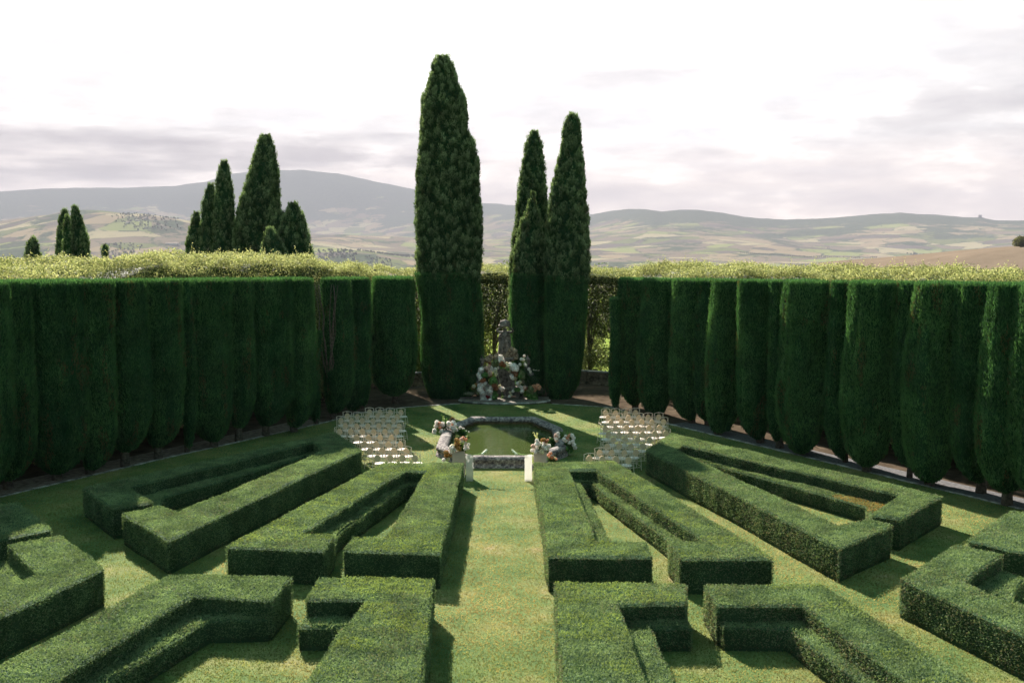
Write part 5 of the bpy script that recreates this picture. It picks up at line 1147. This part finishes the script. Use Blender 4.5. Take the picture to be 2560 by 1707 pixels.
# woods and tree rows in the valley
def wood(name, label, spots, c1=(.02, .034, .015), c2=(.05, .065, .026), slim=False):
    v = []; f = []; c = []; o = 0
    P0 = []
    for (x, y, h, w) in spots:
        z = ground_z(x, y); n = 26; q = unit(rng.normal(size=(n, 3)))*(rng.random(n)**.4)[:, None]; P = q*np.array((w/2, w/2, h/2))+(x, y, z+h*.5)
        P0.append((P, w))
    P = np.concatenate([p for p, _ in P0]); W = np.repeat([w for _, w in P0], 26); D = unit(rng.normal(size=(len(P), 3))+(0, 0, .6))
    v, f = diamonds(P, D, W*.55, W*.42); cc = mixc(c1, c2, rng.random(len(P)))
    cx, cy = P[:, 0].mean(), P[:, 1].mean(); o = link(name, place_local(mesh(name, v, f, cc), cx, cy), M['cyp_leaf']); o.location = (cx, cy, 0); tag(o, label, 'wood', kind='stuff')
def patch(vx0, vx1, r0, r1, n, h=10, seed=1):
    rd = random.Random(seed); out = []
    for _ in range(n):
        vx = rd.uniform(vx0, vx1); r = rd.uniform(r0, r1); k = math.sin((vx-vx0)/(vx1-vx0)*math.pi); 
        if rd.random() > k+.25: continue
        x, y = far(vx, r); hh = h*rd.uniform(.7, 1.3); out.append((x, y, hh, hh*rd.uniform(.8, 1.2)))
    return out
def rowt(vx0, r0, vx1, r1, n, h=13, w=3.5):
    out = []; a = far(vx0, r0); b = far(vx1, r1)
    for i in range(n): t_ = i/(n-1); out.append((a[0]+(b[0]-a[0])*t_+random.uniform(-2, 2), a[1]+(b[1]-a[1])*t_, h*random.uniform(.8, 1.2), w))
    return out
wood('wood', 'dark woodland and tree rows across the valley right of the cypress trio', patch(1370, 1700, 4300, 5200, 420, 11, 3)+patch(1560, 1800, 5200, 5500, 160, 10, 5)+rowt(1620, 5600, 1950, 5500, 60, 12, 9)+rowt(1700, 7800, 2010, 7700, 70, 12, 10)+patch(2080, 2160, 8600, 9000, 60, 12, 8)+patch(1350, 1420, 4300, 5600, 140, 12, 9))
wood('wood', 'dark woodland patches and cypress rows in the valley left of the tallest cypress', rowt(830, 5600, 955, 5500, 40, 14, 5)+rowt(725, 5200, 800, 5300, 26, 14, 5)+patch(840, 900, 5600, 6000, 60, 10, 11)+patch(730, 820, 5800, 6300, 120, 11, 12)+patch(820, 960, 6600, 7100, 160, 11, 13))
wood('wood', 'scattered trees round the village on the left hill', patch(260, 420, 7400, 8100, 240, 10, 21)+patch(230, 330, 6400, 6900, 120, 10, 22)+patch(120, 420, 5400, 5900, 160, 10, 23))
# bush on the near ploughed hill and small far cypress tip on the right
bx, by = far(2345, 640); bz = ground_z(bx, by); shr = shrub(bx, by, 6.0, 6.5, 'round dark bush on the ploughed hill at the right picture edge', (.05, .06, .025), (.16, .15, .06), 30, n=2600, name='bush', lz=.55); shr.location.z = bz-.4

# ------------------------------------------------------------------ haze
b = MB(); b.box(-24000, 24000, -800, 31500, -420, 1480); hz = b.build('haze', None); tag(hz, 'pale lilac haze filling the valley air', 'haze', kind='stuff')
m, nt = nmat('haze_air'); vl = N(nt, 'ShaderNodeVolumePrincipled'); vl.inputs['Color'].default_value = (.46, .45, .55, 1); vl.inputs['Density'].default_value = 6.6e-5; vl.inputs['Anisotropy'].default_value = 0
oo = N(nt, 'ShaderNodeOutputMaterial'); nt.links.new(vl.outputs[0], oo.inputs['Volume']); hz.data.materials.append(m)

# ------------------------------------------------------------------ light
AZ, EL = R(-24.5), R(36)
sd = Vector((math.cos(EL)*math.sin(AZ), math.cos(EL)*math.cos(AZ), math.sin(EL)))
sl = bpy.data.lights.new('sun', 'SUN'); sl.energy = 5.0; sl.angle = R(.55); sl.color = (1, .93, .82)
so = bpy.data.objects.new('sun', sl); col.objects.link(so); so.rotation_euler = sd.to_track_quat('Z', 'Y').to_euler(); so.location = (0, 0, 40)
w = bpy.data.worlds.new('World'); S.world = w; w.use_nodes = True; nt = w.node_tree; nt.nodes.clear(); L = nt.links
sky = N(nt, 'ShaderNodeTexSky', sky_type='NISHITA'); sky.sun_disc = False; sky.sun_elevation = EL; sky.sun_rotation = AZ; sky.dust_density = 3; sky.altitude = 500
tc = N(nt, 'ShaderNodeTexCoord'); sep = N(nt, 'ShaderNodeSeparateXYZ'); L.new(tc.outputs['Generated'], sep.inputs[0])
def mth(op, a, b=None, c=None):
    n = N(nt, 'ShaderNodeMath', operation=op)
    for i, v in enumerate((a, b, c)):
        if v is None: continue
        if isinstance(v, (int, float)): n.inputs[i].default_value = v
        else: L.new(v, n.inputs[i])
    return n.outputs[0]
zc = mth('MAXIMUM', sep.outputs[2], 0.0); zz = mth('ADD', zc, .055)
px_ = mth('DIVIDE', sep.outputs[0], zz); py_ = mth('DIVIDE', sep.outputs[1], zz)
cmb = N(nt, 'ShaderNodeCombineXYZ'); L.new(px_, cmb.inputs[0]); L.new(py_, cmb.inputs[1])
cn = N(nt, 'ShaderNodeTexNoise'); cn.inputs['Scale'].default_value = .62; cn.inputs['Detail'].default_value = 9; cn.inputs['Roughness'].default_value = .58; L.new(cmb.outputs[0], cn.inputs['Vector'])
# sunward glow: clouds are brightest round the sun and dull behind the camera
dt = N(nt, 'ShaderNodeVectorMath', operation='DOT_PRODUCT'); L.new(tc.outputs['Generated'], dt.inputs[0]); dt.inputs[1].default_value = sd
gl = N(nt, 'ShaderNodeMapRange'); gl.inputs['From Min'].default_value = .25; gl.inputs['From Max'].default_value = .72; gl.inputs['To Min'].default_value = 1.9; gl.inputs['To Max'].default_value = 5.05; L.new(dt.outputs['Value'], gl.inputs['Value'])
cr = ramp(nt, [(.40, (1.15, 1.15, 1.15)), (.50, (1.05, 1.03, 1.02)), (.60, (.92, .89, .88)), (.72, (.80, .77, .77))]); L.new(cn.outputs['Fac'], cr.inputs[0])
gt = ramp(nt, [(.0, (.46, .86, .88)), (.8, (1, 1, 1))]); g2 = N(nt, 'ShaderNodeMapRange'); g2.inputs['From Min'].default_value = -.2; g2.inputs['From Max'].default_value = .6; L.new(dt.outputs['Value'], g2.inputs['Value']); L.new(g2.outputs[0], gt.inputs[0])
cc = N(nt, 'ShaderNodeVectorMath', operation='SCALE'); cv = N(nt, 'ShaderNodeVectorMath', operation='MULTIPLY'); L.new(cr.outputs[0], cv.inputs[0]); L.new(gt.outputs[0], cv.inputs[1])
L.new(cv.outputs[0], cc.inputs[0]); _ = (cr.outputs[0], cc.inputs[0]); L.new(gl.outputs[0], cc.inputs['Scale'])
cz = N(nt, 'ShaderNodeMapRange'); cz.interpolation_type = 'SMOOTHSTEP'; cz.inputs['From Min'].default_value = .26; cz.inputs['From Max'].default_value = .46; L.new(sep.outputs[2], cz.inputs['Value'])
cx_ = N(nt, 'ShaderNodeMix', data_type='RGBA'); L.new(cz.outputs[0], cx_.inputs[0]); L.new(cc.outputs[0], cx_.inputs[6]); cx_.inputs[7].default_value = (1.05, 2.05, 2.05, 1)
# grey bank low on the left, ragged
ln_ = N(nt, 'ShaderNodeTexNoise'); mp = N(nt, 'ShaderNodeMapping'); mp.inputs['Scale'].default_value = (3.0, 3.0, 26); L.new(tc.outputs['Generated'], mp.inputs[0]); L.new(mp.outputs[0], ln_.inputs['Vector'])
ln_.inputs['Scale'].default_value = 1.6; ln_.inputs['Detail'].default_value = 8; ln_.inputs['Roughness'].default_value = .55
bz_ = mth('SUBTRACT', 1.0, mth('POWER', mth('DIVIDE', mth('ABSOLUTE', mth('SUBTRACT', sep.outputs[2], .078)), .034), 2.0)); bz_ = mth('MAXIMUM', bz_, 0.0)
lx = N(nt, 'ShaderNodeMapRange'); lx.inputs['From Min'].default_value = .02; lx.inputs['From Max'].default_value = -.22; lx.inputs['To Min'].default_value = .0; lx.inputs['To Max'].default_value = 1; L.new(sep.outputs[0], lx.inputs['Value'])
bk = mth('MULTIPLY', mth('MULTIPLY', bz_, lx.outputs[0]), 1.0)
bm_ = mth('ADD', mth('MULTIPLY', bk, .42), mth('SUBTRACT', ln_.outputs['Fac'], .5)); br_ = ramp(nt, [(.14, (0, 0, 0)), (.38, (1, 1, 1))]); L.new(bm_, br_.inputs[0])
mb = N(nt, 'ShaderNodeMix', data_type='RGBA'); L.new(br_.outputs[0], mb.inputs[0]); L.new(cx_.outputs[2], mb.inputs[6]); mb.inputs[7].default_value = (2.5, 2.35, 2.45, 1)
pn_ = N(nt, 'ShaderNodeTexNoise'); mq = N(nt, 'ShaderNodeMapping'); mq.inputs['Scale'].default_value = (9, 9, 34); L.new(tc.outputs['Generated'], mq.inputs[0]); L.new(mq.outputs[0], pn_.inputs['Vector'])
pn_.inputs['Scale'].default_value = 1; pn_.inputs['Detail'].default_value = 10; pn_.inputs['Roughness'].default_value = .6
pr_ = ramp(nt, [(.38, (1.5, 1.45, 1.38)), (.46, (1.1, 1.06, 1.02)), (.52, (1.0, .96, .93)), (.56, (.90, .86, .85)), (.66, (.76, .73, .73))]); L.new(pn_.outputs['Fac'], pr_.inputs[0])
pz = N(nt, 'ShaderNodeMapRange'); pz.inputs['From Min'].default_value = .26; pz.inputs['From Max'].default_value = .07; L.new(sep.outputs[2], pz.inputs['Value'])
pm = N(nt, 'ShaderNodeMix', data_type='RGBA'); L.new(pz.outputs[0], pm.inputs[0]); pm.inputs[6].default_value = (1, 1, 1, 1); L.new(pr_.outputs[0], pm.inputs[7])

# warm pale strip at the horizon
hz_ = N(nt, 'ShaderNodeMapRange'); hz_.inputs['From Min'].default_value = .0; hz_.inputs['From Max'].default_value = .10; hz_.inputs['To Min'].default_value = 1.0; hz_.inputs['To Max'].default_value = 0; L.new(sep.outputs[2], hz_.inputs['Value'])
mw = N(nt, 'ShaderNodeMix', data_type='RGBA'); L.new(mth('MULTIPLY', hz_.outputs[0], mth('SUBTRACT', 1.0, mth('MULTIPLY', br_.outputs[0], .8))), mw.inputs[0]); L.new(mb.outputs[2], mw.inputs[6]); mw.inputs[7].default_value = (12.5, 10.7, 9.2, 1)
pv = N(nt, 'ShaderNodeVectorMath', operation='MULTIPLY'); L.new(mw.outputs[2], pv.inputs[0]); L.new(pm.outputs[2], pv.inputs[1])
ms = N(nt, 'ShaderNodeMix', data_type='RGBA'); ms.inputs[0].default_value = .97; L.new(sky.outputs[0], ms.inputs[6]); L.new(pv.outputs[0], ms.inputs[7])
bg = N(nt, 'ShaderNodeBackground'); bg.inputs['Strength'].default_value = .09; L.new(ms.outputs[2], bg.inputs['Color'])
wo = N(nt, 'ShaderNodeOutputWorld'); L.new(bg.outputs[0], wo.inputs['Surface'])

# ------------------------------------------------------------------ render settings
vs_ = S.view_settings; vs_.view_transform = 'Standard'; vs_.look = 'None'; vs_.gamma = 1; vs_.exposure = 1.68
S.render.engine = 'CYCLES'; c = S.cycles
c.max_bounces = 5; c.diffuse_bounces = 2; c.glossy_bounces = 3; c.transmission_bounces = 4; c.transparent_max_bounces = 8; c.volume_bounces = 0
c.use_denoising = True; c.use_adaptive_sampling = True; c.adaptive_threshold = .02; c.sample_clamp_indirect = 6; c.caustics_reflective = False; c.caustics_refractive = False
